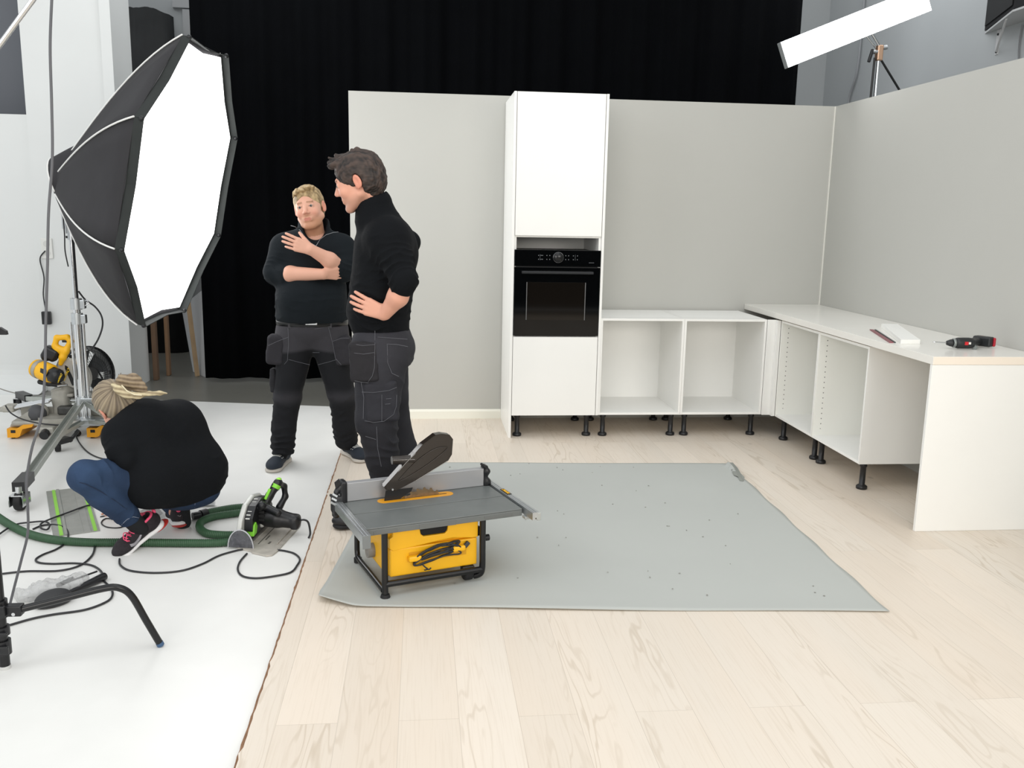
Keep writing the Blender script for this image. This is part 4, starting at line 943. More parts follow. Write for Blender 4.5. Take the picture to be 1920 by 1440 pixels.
# yellow loop handle
hc = L2(117, 643, -.36)
F = Field(hc-[.12, .05, .17], hc+[.12, .05, .10], .004)
Ph = [(-.052, -.02), (-.034, .036), (.034, .040), (.056, .012), (.018, -.055)]
W = [(hc[0]+x, hc[1], hc[2]+z) for x, z in Ph]
for i in range(5): F.cone(W[i], W[(i+1) % 5], .019, .019, .01, sq=((0, 1, 0), .95))
F.chain([W[4], (hc[0]-.005, hc[1], hc[2]-.10), (hc[0]-.022, hc[1]+.0, hc[2]-.145)], [.024, .022, .015], .02)
F.ell((hc[0]-.03, hc[1], hc[2]-.05), (.035, .02, .02), k=.02)
P, Q = F.mesh(); np_mesh('handle', P, Q, YEL, t)
b = MB(); b.box((hc[0]+.0, hc[1]-.01, hc[2]+.004), (hc[0]+.034, hc[1]+.01, hc[2]+.022), .004); b.build('trigger', BLKPL, t)
F = Field(hc-[.20, .08, .16], hc+[.05, .10, .02], .005); F.rbox(hc+[-.085, .01, -.075], (.05, .04, .045), .02, np.array(Matrix.Rotation(.5, 3, 'Y'))); F.ell(hc+[-.12, .01, -.10], (.03, .035, .03), k=.02)
P, Q = F.mesh(); np_mesh('gear_cover', P, Q, BLKPL, t)
F = Field((-.25, -.12, .25), (.2, .15, .45), .005); q = L2(85, 716); q2 = L2(112, 722)
F.chain([(q[0]-.035, 0, q[2]+.0), (q[0]+.02, 0, q[2]-.01), (q2[0], 0, q2[2])], [.018, .02, .016], .01); P, Q = F.mesh(); np_mesh('belt_cover', P, Q, BLKPL, t)
F = Field((-.2, -.1, .2), (.2, .2, .45), .006); q = L2(112, 735, -.33); F.rbox((q[0], .05, q[2]), (.045, .035, .04), .015, np.array(Matrix.Rotation(-.4, 3, 'Y'))); F.rbox((q[0]+.05, .05, q[2]-.02), (.05, .03, .014), .01, k=.01)
P, Q = F.mesh(); np_mesh('pivot_arm', P, Q, GREYCAST, t)
b = MB(); b.cyl(tuple(L2(108, 724, -.42)), tuple(L2(126, 721, -.42)), .007); b.build('clamp_screw', CHROME, t)
F = Field((-.1, -.1, .1), (.35, .2, .3), .006); F.rbox((.05, .0, .175), (.05, .04, .03), .012); F.rbox((.13, .04, .24), (.06, .03, .02), .01); P, Q = F.mesh(); np_mesh('hold_down', P, Q, mat('dark_fittings', '#3a3a38', .5, var=.3, vscale=40), t)

# drum fan behind the stand
fc = np.array(at(160, 702, -.1)); fn = np.array([.80, -.58, .14]); fn /= np.linalg.norm(fn); fu = np.cross([0, 0, 1], fn); fu /= np.linalg.norm(fu); fw = np.cross(fn, fu)
t = thing('floor_fan', 'round black floor fan with a wire guard behind the chrome stand column', 'fan', (fc[0], fc[1], FZ))
oz = np.array([0, 0, fc[2]-FZ]); FR_ = .205
b = MB()
vs = []
for h, r in ((-.06, FR_*.95), (.0, FR_), (.05, FR_)):
    for k in range(40): a = 2*PI*k/40; vs.append(tuple(oz+fn*h+fu*math.cos(a)*r+fw*math.sin(a)*r))
b.add(vs, [(j*40+k, j*40+(k+1) % 40, (j+1)*40+(k+1) % 40, (j+1)*40+k) for j in range(2) for k in range(40)], True)
o = b.build('drum', BLKPL, t); md = o.modifiers.new('t', 'SOLIDIFY'); md.thickness = .004
b = MB()
for rr in (.05, .09, .13, .17, .203):
    b.tube([tuple(oz+fn*(.055+.03*(1-(rr/.2)**2))+fu*math.cos(2*PI*k/40)*rr+fw*math.sin(2*PI*k/40)*rr) for k in range(40)], .0018, 5, True)
for k in range(44):
    a = 2*PI*k/44; b.tube([tuple(oz+fn*(.055+.03*(1-(rr/.2)**2))+fu*math.cos(a+rr*2)*rr+fw*math.sin(a+rr*2)*rr) for rr in (.04, .09, .14, .203)], .0016, 4)
b.build('wire_guard', BLKSAT, t)
b = MB(); b.cyl(tuple(oz-fn*.04), tuple(oz+fn*.085), .045); b.build('fan_hub', BLKPL, t)
for k in range(5):
    a = 2*PI*k/5; r1 = fu*math.cos(a)+fw*math.sin(a); r2 = fu*math.cos(a+.9)+fw*math.sin(a+.9)
    b = MB(); b.add([tuple(oz+r1*.04+fn*.0), tuple(oz+r1*.18+fn*.015), tuple(oz+r2*.18-fn*.02), tuple(oz+r2*.04-fn*.02)], [(0, 1, 2, 3)]); o = b.build('fan_blade', mat('fan_blade_grey', '#3b3e41', .4), t); o.modifiers.new('t', 'SOLIDIFY').thickness = .003
b = MB(); b.tube(smooth_path([tuple(oz+fu*.205), tuple(oz*.4+fu*.22), tuple(fu*.16+np.array([0, 0, .011])), tuple(-fu*.16+np.array([0, 0, .011])), tuple(oz*.4-fu*.22), tuple(oz-fu*.205)], 8), .011, 10); b.build('fan_stand', BLKSAT, t)
# ================================================================== TABLE SAW
SA = math.radians(19.1); SO = np.array([-3.1235, -3.016, .0062]); e1 = np.array([math.cos(SA), math.sin(SA), 0]); e2 = np.array([-math.sin(SA), math.cos(SA), 0])
def SL(p): d = np.array(p)-SO; return np.array([d@e1, d@e2, d[2]])
def sz(x, y, z): return SL(onz(x, y, z+SO[2]))                     # picture position on a level of the saw
def sp(x, y, ly): return SL(onplane(x, y, SO+e2*ly, e2))           # ... on an upright plane along the blade
t = thing('table_saw', 'yellow and black portable table saw with raised blade guard on the grey sheet', 'saw', tuple(SO), SA)
TZ = .318
xa, xb_, ya, yb = -.305, .375, -.262, .24
TOPG = mat('table_grey_metal', '#666a69', .42, 0, var=.05, vscale=14)
b = MB(); b.box((xa, ya, TZ-.032), (xb_, yb, TZ-.006)); b.box((xa, ya, TZ-.006), (xb_, -.075, TZ)); b.box((xa, -.067, TZ-.006), (xb_, yb, TZ)); 
b.build('table_top', TOPG, t, bevel=.003)
for q0_, q1_, zz0, zz1 in ((-.085, .075, .032, .010), (.20, .33, .026, .014), (xa+.03, xa+.13, .028, .016)):
    b = MB(); b.box((q0_, ya-.0015, TZ-zz0), (q1_, ya+.001, TZ-zz1), .0008); b.build('skirt_recess', mat('skirt_grey', '#636665', .5), t)
i0 = sz(707, 940, TZ); i1 = sz(850, 925, TZ); YB = (i0[1]+i1[1])/2
poly = []
for k in range(13): a = -PI/2+PI*k/12; poly.append((i1[0]-.028+.028*math.cos(a), YB+.03*math.sin(a)))
for k in range(13): a = PI/2+PI*k/12; poly.append((i0[0]+.028+.028*math.cos(a), YB+.03*math.sin(a)))
b = MB(); b.prism(poly, (0, 0, TZ-.001), (1, 0, 0), (0, 1, 0), (0, 0, 1), .002); b.build('throat_plate', YELD, t)
b = MB(); b.box((i0[0]+.03, YB-.0035, TZ+.0008), (i1[0]-.03, YB+.0035, TZ+.0016)); b.build('throat_slot', mat('slot_dark', '#4a3a1c', .8), t)
# blade
bc = sp(793, 935, YB); BX = bc[0]; BR_ = .125; BZc = TZ+.042-BR_
poly = []
for k in range(24):
    a = 2*PI*k/24; da = 2*PI/24
    poly += [(BX+(BR_-.012)*math.cos(a), BZc+(BR_-.012)*math.sin(a)), (BX+(BR_-.007)*math.cos(a+da*.55), BZc+(BR_-.007)*math.sin(a+da*.55)), (BX+BR_*math.cos(a+da*.72), BZc+BR_*math.sin(a+da*.72)), (BX+(BR_-.002)*math.cos(a+da*.95), BZc+(BR_-.002)*math.sin(a+da*.95))]
b = MB(); b.prism(poly, (0, YB-.0012, 0), (1, 0, 0), (0, 0, 1), (0, 1, 0), .0024); b.build('saw_blade', mat('worn_blade_steel', '#8d7a5f', .38, .8, var=.2, vscale=40), t)
# riving knife
kn = [(sp(720, 943, YB)), sp(723, 920, YB), sp(774, 914, YB), sp(771, 921, YB), sp(760, 928, YB), sp(750, 935, YB), sp(746, 941, YB)]
b = MB(); b.prism([(p[0], p[2]) for p in kn]+[(kn[-1][0], TZ-.02), (kn[0][0], TZ-.02)], (0, YB-.001, 0), (1, 0, 0), (0, 0, 1), (0, 1, 0), .002); b.build('riving_knife', mat('knife_black', '#15171a', .4), t)
# guard
gpx = [(718, 911), (722, 916), (739, 918), (775, 899), (838, 860), (844, 850), (846, 822), (840, 814), (826, 812), (814, 814), (790, 832), (776, 848), (758, 866), (744, 882)]
G = [sp(x, y, YB) for x, y in gpx]; G2 = [(p[0], p[2]) for p in G]
SMOKE = mat('smoked_guard_plastic', '#2a231d', .12, alpha=.84, spec=.6)
for yy in (YB-.019, YB+.016):
    b = MB(); b.prism(G2, (0, yy, 0), (1, 0, 0), (0, 0, 1), (0, 1, 0), .003); b.build('guard_side', SMOKE, t)
b = MB(); n = len(G2); vs = []
for x, z in G2: vs += [(x, YB-.019, z), (x, YB+.019, z)]
b.add(vs, [(2*i, 2*i+1, (2*i+3) % (2*n), (2*i+2) % (2*n)) for i in range(n)]); o = b.build('guard_rim', SMOKE, t); md = o.modifiers.new('t', 'SOLIDIFY'); md.thickness = .003; md.offset = 0
b = MB(); rim = [G2[13], G2[12], G2[11], G2[10], G2[9]]; b.tube([(x, YB-.021, z) for x, z in rim[:3]], .0014, 6); b.tube([(x, YB-.021, z-.002) for x, z in (G2[3], G2[4])], .0014, 6); b.build('guard_edge', mat('guard_edge_light', '#8f8b86', .2, .3), t)
inner = [sp(x, y, YB-.0225) for x, y in ((757, 890), (750, 902), (792, 878), (832, 848), (838, 838), (815, 842), (785, 862))]
b = MB(); b.tube([tuple(p) for p in smooth_path([inner[i] for i in (1, 2, 3, 4, 5, 6, 0)], 4, True)], .0013, 5, True); b.build('guard_moulding', mat('guard_mould', '#35302b', .2), t)
p0 = sp(735, 863, YB); p1 = sp(775, 860, YB); b = MB(); b.cyl((p0[0], YB, p0[2]), (p1[0], YB, p1[2]-.004), .0185, .021, n=24); b.cyl((p0[0]-.001, YB, p0[2]), (p0[0]+.001, YB, p0[2]), .0165); b.build('dust_spout', SMOKE, t)
p0 = sp(733, 915, YB); b = MB(); b.cyl((p0[0], YB-.026, p0[2]), (p0[0], YB-.018, p0[2]), .0045, n=12); b.build('guard_bolt', CHROME, t)
# fence and its end brackets
fL = sz(650, 941, TZ); fR = sz(907, 911, TZ); YF = (fL[1]+fR[1])/2; fx0, fx1 = fL[0], fR[0]
b = MB(); b.box((fx0, YF, TZ+.0008), (fx1, YF+.035, TZ+.082), .002); b.build('rip_fence', mat('fence_aluminium', '#a8a9ab', .38, .35, var=.03, vscale=10), t)
DUSTM = mat('saw_dust_film', '#b08f66', .9, alpha=.4)
F = Field((fx0-.10, YF-.06, TZ-.09), (fx0+.03, YF+.10, TZ+.12), .0035)
F.rbox((fx0-.012, YF+.018, TZ+.035), (.014, .030, .058), .008); F.rbox((fx0-.035, YF+.018, TZ-.008), (.026, .026, .038), .01); F.cone((fx0-.02, YF+.015, TZ+.088), (fx0-.045, YF-.005, TZ+.05), .010, .012); F.rbox((fx0-.052, YF+.01, TZ+.028), (.020, .008, .006), .003, np.array(Matrix.Rotation(.4, 3, 'Y'))); F.rbox((fx0-.045, YF+.02, TZ-.042), (.012, .02, .028), .006)
P, Q = F.mesh(); np_mesh('fence_bracket', P, Q, BLKPL, t)
b = MB(); 
for k in range(3): b.box((fx0-.072+.004*k, YF-.012, TZ-.002+k*.018), (fx0-.048+.004*k, YF-.004, TZ+.007+k*.018), .001, Matrix.Rotation(.6, 3, 'Y'))
b.build('bracket_lever', ALU, t)
b = MB(); b.prism([(-.006, 0), (.016, .02), (.008, .045), (-.012, .03)], (fx0-.042, YF-.01, TZ+.065), (1, 0, 0), (0, 0, 1), (0, 1, 0), .004); b.build('bracket_flap', BLKPL, t)
F = Field((fx1-.03, YF-.06, TZ-.05), (fx1+.07, YF+.10, TZ+.13), .0035)
F.rbox((fx1+.010, YF+.018, TZ+.04), (.011, .022, .055), .006); F.ell((fx1+.02, YF+.012, TZ+.065), (.016, .02, .014)); F.ell((fx1+.022, YF+.012, TZ+.012), (.018, .02, .022)); F.rbox((fx1-.004, YF+.0, TZ+.098), (.014, .008, .006), .003, np.array(Matrix.Rotation(.7, 3, 'Y')))
P, Q = F.mesh(); np_mesh('fence_bracket', P, Q, BLKPL, t)
# rails
def rail(xc, y0, y1, zc, w, h):
    b = MB(); b.prism([(-w, -h), (-.002, -h), (-.002, -h*.4), (.004, -h*.4), (.004, -h), (w, -h), (w, h), (-w, h)], (xc, y0, zc), (1, 0, 0), (0, 0, 1), (0, 1, 0), y1-y0)
    b.box((xc-w*.55, y0+.001, zc+h), (xc-w*.35, y1-.001, zc+h+.0015)); b.box((xc+w*.2, y0+.001, zc+h), (xc+w*.4, y1-.001, zc+h+.0015)); return b
l0 = sz(696, 1016, TZ+.002); rail(xa-.022, ya-.085, YF+.03, TZ-.012, .0165, .018).build('front_rail', ALU, t)
b = MB(); b.box((xa-.038, ya-.089, TZ-.048), (xa-.006, ya-.085, TZ+.006), .001); b.build('rail_end_cap', mat('cap_grey', '#7b8082', .4, .4), t)
rail(xb_+.022, ya-.085, YF+.10, TZ-.010, .0145, .016).build('rear_rail', ALU, t)
b = MB(); b.box((xb_+.0, ya-.03, TZ-.04), (xb_+.03, ya+.0, TZ-.028), .002); b.box((xb_+.03, ya-.087, TZ-.03), (xb_+.046, ya-.03, TZ+.004), .002); b.build('rail_bracket', ALUM, t)
b = MB(); b.box((xb_+.012, -.085, TZ+.006), (xb_+.032, -.0, TZ+.0085)); b.build('rail_label', BLKPL, t)
RZ = Matrix.Rotation(-PI/2, 3, 'Z')
text_obj('lettering', 'DEWALT', .017, YEL, t, Matrix.Rotation(PI/2, 3, 'Z'), (xb_+.0225, -.042, TZ+.0095), bold=.0005)
# yellow body
bx0, bx1, by0, by1, bz0, bz1 = -.195, .205, -.192, .15, .064, TZ-.033
b = MB(); b.box((bx0, by0+.02, bz0), (bx1, by1, bz1), .012); b.build('body', YEL, t)
b = MB()
b.prism([(bx0+.005, bz0+.13), (bx0+.02, bz0+.118), (bx0+.14, bz0+.128), (bx1-.12, bz0+.14), (bx1-.03, bz0+.128), (bx1-.004, bz0+.128), (bx1-.004, bz1-.002), (bx1-.03, bz1-.002), (.068, bz1-.002), (.062, bz1-.046), (.05, bz1-.056), (-.042, bz1-.056), (-.055, bz1-.046), (-.062, bz1-.002), (bx0+.035, bz1-.002), (bx0+.02, bz1-.02), (bx0+.02, bz1-.04), (bx0+.004, bz1-.05)], (0, by0-.004, 0), (1, 0, 0), (0, 0, 1), (0, 1, 0), .03)
b.build('upper_shell', YEL, t, bevel=.004)
b = MB(); b.box((bx0+.008, by0, bz0+.005), (bx1-.006, by0+.03, bz0+.125), .006); b.build('lower_shell', YEL, t)
b = MB(); b.box((-.060, by0+.004, bz1-.055), (.066, by0+.016, bz1-.001), .0006); b.build('grip_opening', mat('opening_black', '#0c0c0d', .8), t)
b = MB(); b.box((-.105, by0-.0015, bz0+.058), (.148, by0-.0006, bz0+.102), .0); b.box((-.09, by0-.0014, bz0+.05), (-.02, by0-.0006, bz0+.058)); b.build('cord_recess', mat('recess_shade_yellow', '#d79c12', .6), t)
for x in (-.085, .11):
    b = MB(); b.box((x-.028, by0-.026, bz0+(.066 if x < 0 else .082)), (x+.028, by0+.0, bz0+(.092 if x < 0 else .108)), .008); b.build('cord_hook', YEL, t)
rg = random.Random(3); 
loops = []
for k in range(6):
    zz = bz0+.078+rg.uniform(-.012, .02); w = rg.uniform(.0, .02); pts = []
    for i in range(24):
        a = 2*PI*i/24; x = .012+(.112-w)*math.cos(a); z = zz+(.016+rg.uniform(-.002, .003))*math.sin(a)+(.028*(x/.11) if k < 3 else .014*(x/.11)-.01*math.cos(2*a)); pts.append((x, by0-.009-.0028*k+.003*math.sin(3*a+k), z))
    b = MB(); b.tube(smooth_path(pts, 2, True), .0036, 6, True); b.build('power_cord', CABLE, t)
b = MB(); b.tube(smooth_path([(-.06, by0-.02, bz0+.055), (-.045, by0-.03, bz0+.04), (-.035, by0-.03, bz0+.03), (-.05, by0-.03, bz0+.028)], 4), .003, 6); b.tube(smooth_path([(-.04, by0-.03, bz0+.03), (-.028, by0-.03, bz0+.028), (-.02, by0-.03, bz0+.034)], 4), .003, 6); b.build('cord_tail', CABLE, t)
b = MB(); b.box((.13, by0-.022, bz0+.098), (.158, by0-.006, bz0+.116), .004, Matrix.Rotation(-.8, 3, 'Y')); b.build('plug', mat('plug_dark', '#3a3b3c', .5), t)
# tubular frame
FRM = BLKSAT; fx, fy = .215, .212
b = MB(); b.tube(smooth_path([(-fx, -fy, TZ-.035), (-fx, -fy, .16), (-fx, -fy, .05), (-fx, -fy-.004, .012)], 5), .0135, 12); b.build('leg', FRM, t)
b = MB(); b.cyl((-fx, -fy-.004, 0), (-fx, -fy-.004, .012), .021, .017); b.build('foot_pad', BLKRUB, t)
b = MB(); b.tube(smooth_path([(fx, -fy, TZ-.035), (fx, -fy, .16), (fx, -fy, .06), (fx-.008, -fy+.005, .03), (fx-.03, -fy+.02, .018)], 5), .0135, 12); b.build('leg', FRM, t)
b = MB(); b.tube([(-fx, -fy, bz0-.012), (fx, -fy, bz0-.012)], .0135, 12); b.build('cross_tube', FRM, t)
b = MB(); b.tube(smooth_path([(-fx-.002, -fy+.01, .022), (-fx-.004, 0, .022), (-fx-.006, .15, .022), (-fx-.006, .19, .04), (-fx-.004, .2, .12), (-fx, .2, TZ-.04)], 6), .0125, 12); b.build('side_tube', FRM, t)
b = MB(); b.tube(smooth_path([(fx, .19, TZ-.035), (fx, .19, .03)], 4), .0125, 12); b.build('leg', FRM, t)
for x in (-fx-.004, fx):
    b = MB(); b.cyl((x, .19, 0), (x, .19, .02), .018); b.build('foot_pad', BLKRUB, t)
b = MB(); b.lathe([(.012, -.02), (.03, -.02), (.036, -.014), (.036, .014), (.03, .02), (.012, .02)], (fx-.055, -fy+.035, .0365), (1, 0, 0), 24); b.build('wheel', BLKRUB, t)
b = MB(); b.box((fx-.085, -fy+.01, .055), (fx-.03, -fy+.045, bz0+.004), .004); b.build('wheel_bracket', BLKPL, t)
b = MB(); b.cyl((bx0-.03, .02, .115), (bx0+.02, .02, .115), .031, n=28, caps=False); o = b.build('dust_port', mat('port_grey', '#87837c', .5), t); md = o.modifiers.new('t', 'SOLIDIFY'); md.thickness = .006
b = MB(); b.cyl((bx0-.01, .02, .115), (bx0+.0, .02, .115), .026, n=24); b.build('port_bore', mat('port_dark', '#4f4c48', .7), t)
b = MB(); b.cyl((fx+.01, -fy+.015, .185), (fx+.035, -fy+.015, .185), .014, n=16); b.build('lock_knob', BLKPL, t)
b = MB(); b.box((bx1-.01, by0+.0, bz1-.09), (bx1+.01, by0+.02, bz1-.05), .003); b.build('side_latch', BLKPL, t)
for x in (bx0+.07, bx1-.055):
    b = MB(); b.box((x-.01, by0-.0075, bz1-.012), (x+.01, by0-.003, bz1-.003), .001); b.build('shell_clip', YELD, t)

# ================================================================== PLUNGE SAW
WORN = mat('worn_cast_plate', '#b7b2a9', .5, .25, var=.16, vscale=22); LGREY = mat('light_grey_housing', '#c6c7c3', .4, .2, var=.05, vscale=20)
A0 = np.array([-3.976, -2.655, FZ]); pa = math.atan2(.43, .076)-PI/2
t = thing('plunge_saw', 'black and lime plunge saw standing on its worn metal base plate', 'saw', tuple(A0), pa)
# local: x across (right), y along, z up
b = MB(); b.prism([(-.005, .012), (.012, -.006), (.085, -.036), (.095, -.052), (.15, -.074), (.175, -.084), (.198, -.07), (.205, -.03), (.205, .33), (.16, .36), (.15, .40), (.02, .40), (.0, .34)], (0, 0, .0008), (1, 0, 0), (0, 1, 0), (0, 0, 1), .007); b.build('base_plate', WORN, t, bevel=.002)
b = MB()
for (x0_, y0_, x1_, y1_) in ((.03, .06, .036, .30), (.085, .05, .09, .3), (.10, .11, .107, .17), (.13, .06, .14, .09)): b.box((x0_, y0_, .0079), (x1_, y1_, .0086))
b.build('plate_slots', mat('slot_shadow_metal', '#55524d', .7), t)
b = MB(); b.box((.055, .06, .008), (.062, .32, .013), .001); b.box((.175, .06, .008), (.18, .30, .014), .001); b.build('plate_ribs', WORN, t)
hp = [(.02, .012), (.36, .012), (.38, .06), (.36, .13), (.30, .18), (.21, .198), (.11, .18), (.045, .125), (.012, .065)]
b = MB(); b.prism(hp, (-.008, 0, 0), (0, 1, 0), (0, 0, 1), (1, 0, 0), .026); b.build('blade_housing', LGREY, t, bevel=.008)
hp2 = [(.09, .03), (.34, .03), (.35, .11), (.30, .168), (.21, .187), (.12, .172), (.070, .125), (.06, .07)]
b = MB(); b.prism(hp2, (.018, 0, 0), (0, 1, 0), (0, 0, 1), (1, 0, 0), .040); b.build('depth_scale', BLKPL, t, bevel=.003)
b = MB()
for k in range(7):
    u = (k+.5)/7; y = .066+(.20-.066)*u**1.3; z = .113+(.189-.113)*u**.7
    b.box((.024, y-.004, z-.003), (.044, y+.001, z+.002), 0, Matrix.Rotation(.8, 3, 'X'))
b.build('scale_marks', mat('scale_white', '#c9cac6', .5), t)
b = MB(); b.prism([(.06, .04), (.075, .09), (.10, .10), (.115, .075), (.10, .045)], (.010, 0, 0), (0, 1, 0), (0, 0, 1), (1, 0, 0), .055); b.build('depth_stop', mat('lime_plastic', '#84d63c', .4), t, bevel=.003)
poly = [(.0, .0)]+[(.055*math.cos(PI*k/12)-.0+.0, .105*math.sin(PI*k/12)) for k in range(0, 13)]
b = MB(); b.prism([(-.02+.06*math.cos(PI*k/14)+.045-.0, .008+.088*math.sin(PI*k/14)) for k in range(15)], (-.0, -.006, 0), (1, 0, 0), (0, 0, 1), (0, 1, 0), .012); b.build('chip_guard', mat('dusty_clear_plastic', '#5c5d63', .15, alpha=.75, var=.3, vscale=60), t, bevel=.002)
b = MB(); b.tube([(-.02+.061*math.cos(PI*k/14)+.045, -.007, .008+.0885*math.sin(PI*k/14)) for k in range(15)], .003, 6); b.build('guard_rim', mat('rim_pale', '#b9bbbf', .3), t)
F = Field((.0, .05, .0), (.28, .42, .20), .004)
F.cone((.05, .21, .095), (.13, .20, .088), .052, .048, .01); F.cone((.13, .20, .088), (.215, .195, .078), .044, .036, .01); F.rbox((.225, .195, .074), (.02, .032, .034), .014, k=.01)
P, Q = F.mesh(); np_mesh('motor_housing', P, Q, BLKPL, t)
b = MB(); b.box((.045, .165, .045), (.075, .245, .15), .012); b.build('gear_case', LGREY, t)
b = MB()
for k in range(3): b.box((.056+.0*k, .150, .085+.02*k), (.085, .16, .097+.02*k), .002)
b.build('motor_vents', mat('vent_black', '#0e0f10', .8), t)
F = Field((-.02, .05, .08), (.2, .40, .36), .004)
F.chain([(.06, .16, .150), (.075, .155, .165)], [.02, .02], .01); F.cone((.03, .20, .165), (.155, .145, .135), .020, .018, .01)     # front grip bar
P, Q = F.mesh(); np_mesh('front_handle', P, Q, BLKPL, t)
F = Field((-.02, .10, .08), (.2, .42, .36), .004)
F.chain([(.06, .24, .14), (.075, .262, .18), (.10, .285, .222), (.108, .295, .238)], [.022, .019, .020, .021], .012); F.chain([(.108, .30, .234), (.125, .335, .208), (.13, .335, .155), (.11, .30, .11)], [.019, .014, .014, .018], .012)
P, Q = F.mesh(); np_mesh('rear_handle', P, Q, BLKPL, t)
b = MB(); b.ball((.111, .300, .255), (.014, .014, .008)); b.build('handle_top', mat('lime_plastic2', '#9be04a', .4), t)
b = MB(); dpth = (Vector((.10, .285, .255))-Vector((.075, .262, .20))).normalized()
b.cyl((.0975, .2795, .214), (.105, .288, .230), .0225, n=18); b.build('lime_band', MATS['lime_plastic'], t)
b = MB(); b.box((.066, .236, .165), (.080, .249, .222), .003, Matrix.Rotation(-.35, 3, 'X') @ Matrix.Rotation(.35, 3, 'Y')); b.build('lime_switch', MATS['lime_plastic'], t)
b = MB(); b.tube(smooth_path([(.24, .195, .08), (.265, .20, .085), (.285, .205, .07), (.295, .20, .02), (.296, .17, .006)], 5), .005, 8); b.build('cord_sleeve', CABLE, t)
b = MB(); b.cyl((.045, .15, .155), (.05, .135, .158), .009); b.build('spindle_knob', ALUM, t)

# ================================================================== SMALL FLOOR THINGS
# plastic bag
def crumple(name, c, R3, rad, seed, m, label, cat, thick=.0):
    F = Field(c-np.array([.25, .25, .06]), c+np.array([.25, .25, .16]), .006); F.ell(c, rad, R3)
    P, Q = F.mesh(); N = vnormals(P, Q); P = P+N*(nois(P, 9, seed)*.030+nois(P, 22, seed+1)*.014)[:, None]; P[:, 2] = np.maximum(P[:, 2], FZ+.001+.002*np.abs(nois(P, 30, seed+2)))
    o = np_mesh(name, P, Q, m, origin=tuple(c)); tag(o, label, cat); return o
BAG = bpy.data.materials.new('clear_film'); BAG.use_nodes = True; nt = BAG.node_tree; bs = nt.nodes['Principled BSDF']; bs.inputs['Base Color'].default_value = (.92, .93, .93, 1); bs.inputs['Roughness'].default_value = .12; bs.inputs['Alpha'].default_value = .42; bs.inputs['Specular IOR Level'].default_value = .9
n1 = nt.nodes.new('ShaderNodeTexNoise'); n1.inputs['Scale'].default_value = 38; n1.inputs['Detail'].default_value = 3; bpn = nt.nodes.new('ShaderNodeBump'); bpn.inputs['Strength'].default_value = .9; bpn.inputs['Distance'].default_value = .02; nt.links.new(n1.outputs['Fac'], bpn.inputs['Height']); nt.links.new(bpn.outputs['Normal'], bs.inputs['Normal'])
c = (onz(45, 1115, FZ+.03)+onz(150, 1088, FZ+.03))/2; d = onz(160, 1085, FZ)-onz(40, 1118, FZ); a = math.atan2(d[1], d[0])
Rb = np.array(Matrix.Rotation(a, 3, 'Z'))
c[2] = FZ+.028
crumple('plastic_bag', c, Rb, (.14, .07, .035), 3, BAG, 'crumpled clear plastic bag lying beside the black tools near the bent stand leg', 'bag')
p0 = onz(128, 1112, FZ+.02); p1 = onz(195, 1080, FZ+.02)
t = thing('caulking_gun', 'long black tool with a rounded end sticking out of the clear bag', 'tool', (p0[0], p0[1], FZ))
d = p1-p0; b = MB(); b.tube([(0, 0, .018), tuple(np.array([d[0]*.5, d[1]*.5, .018])), (d[0]*.95, d[1]*.95, .018), (d[0]*1.02, d[1]*1.02, .018), (d[0]*1.06, d[1]*1.06, .018)], .018, 14, rs=[.010, .015, .0175, .0165, .008]); b.build('barrel', BLKPL, t)
q0 = onz(108, 1098, FZ+.03); q1 = onz(182, 1073, FZ+.03)
b = MB(); b.cyl((q0[0]-p0[0], q0[1]-p0[1], .03), (q1[0]-p0[0], q1[1]-p0[1], .034), .004); b.cyl((q0[0]-p0[0], q0[1]-p0[1], .03), ((q0[0]+q1[0])/2-p0[0]-.02, (q0[1]+q1[1])/2-p0[1], .032), .009); b.build('rod', BLKPL, t)
cc = onz(100, 1124, FZ+.02)
F = Field(cc-np.array([.12, .12, .04]), cc+np.array([.12, .12, .08]), .005); F.ell(cc+np.array([0, 0, 0.]), (.072, .045, .042), Rb); F.half((cc[0], cc[1], FZ+.001), (0, 0, -1)); P, Q = F.mesh()
tag(np_mesh('knee_pad', P, Q, mat('dark_pad', '#2c2d2f', .6), origin=tuple(cc)), 'dark rounded pad half covered by the clear bag and the stand leg', 'pad')
# small things under the crouching person
r0 = onz(262, 985, FZ); t = thing('small_red_box', 'small red box standing on the floor between the two pink-trimmed shoes', 'box', tuple(r0), .3)
b = MB(); b.box((-.025, -.02, 0), (.02, .02, .06), .003); b.build('box_body', mat('red_plastic', '#a8303c', .4), t)
r1 = onz(283, 972, FZ)
crumple('plastic_wrap', np.array([r1[0], r1[1]+.02, FZ+.02]), np.eye(3), (.055, .04, .02), 8, BAG, 'small clear plastic packet of fittings on the floor beside the red box', 'packet')
r2 = onz(372, 950, FZ); r3 = onz(396, 938, FZ+.03)
t = thing('metal_clamp', 'shiny metal clamp lying on the floor behind the crouching person', 'clamp', tuple(r2)); d = r3-r2
b = MB(); b.tube([(-.05, -.01, .006), (d[0]*.7, d[1]*.7, .012), (d[0]*1.1, d[1]*1.1, .03)], .008, 10); b.box((d[0]*.6-.02, d[1]*.6-.012, .004), (d[0]+.02, d[1]+.012, .030), .004); b.build('jaw', CHROME, t)
b = MB(); b.cyl((-.09, -.02, .008), (-.03, -.005, .008), .007); b.build('clamp_handle', ALU, t)
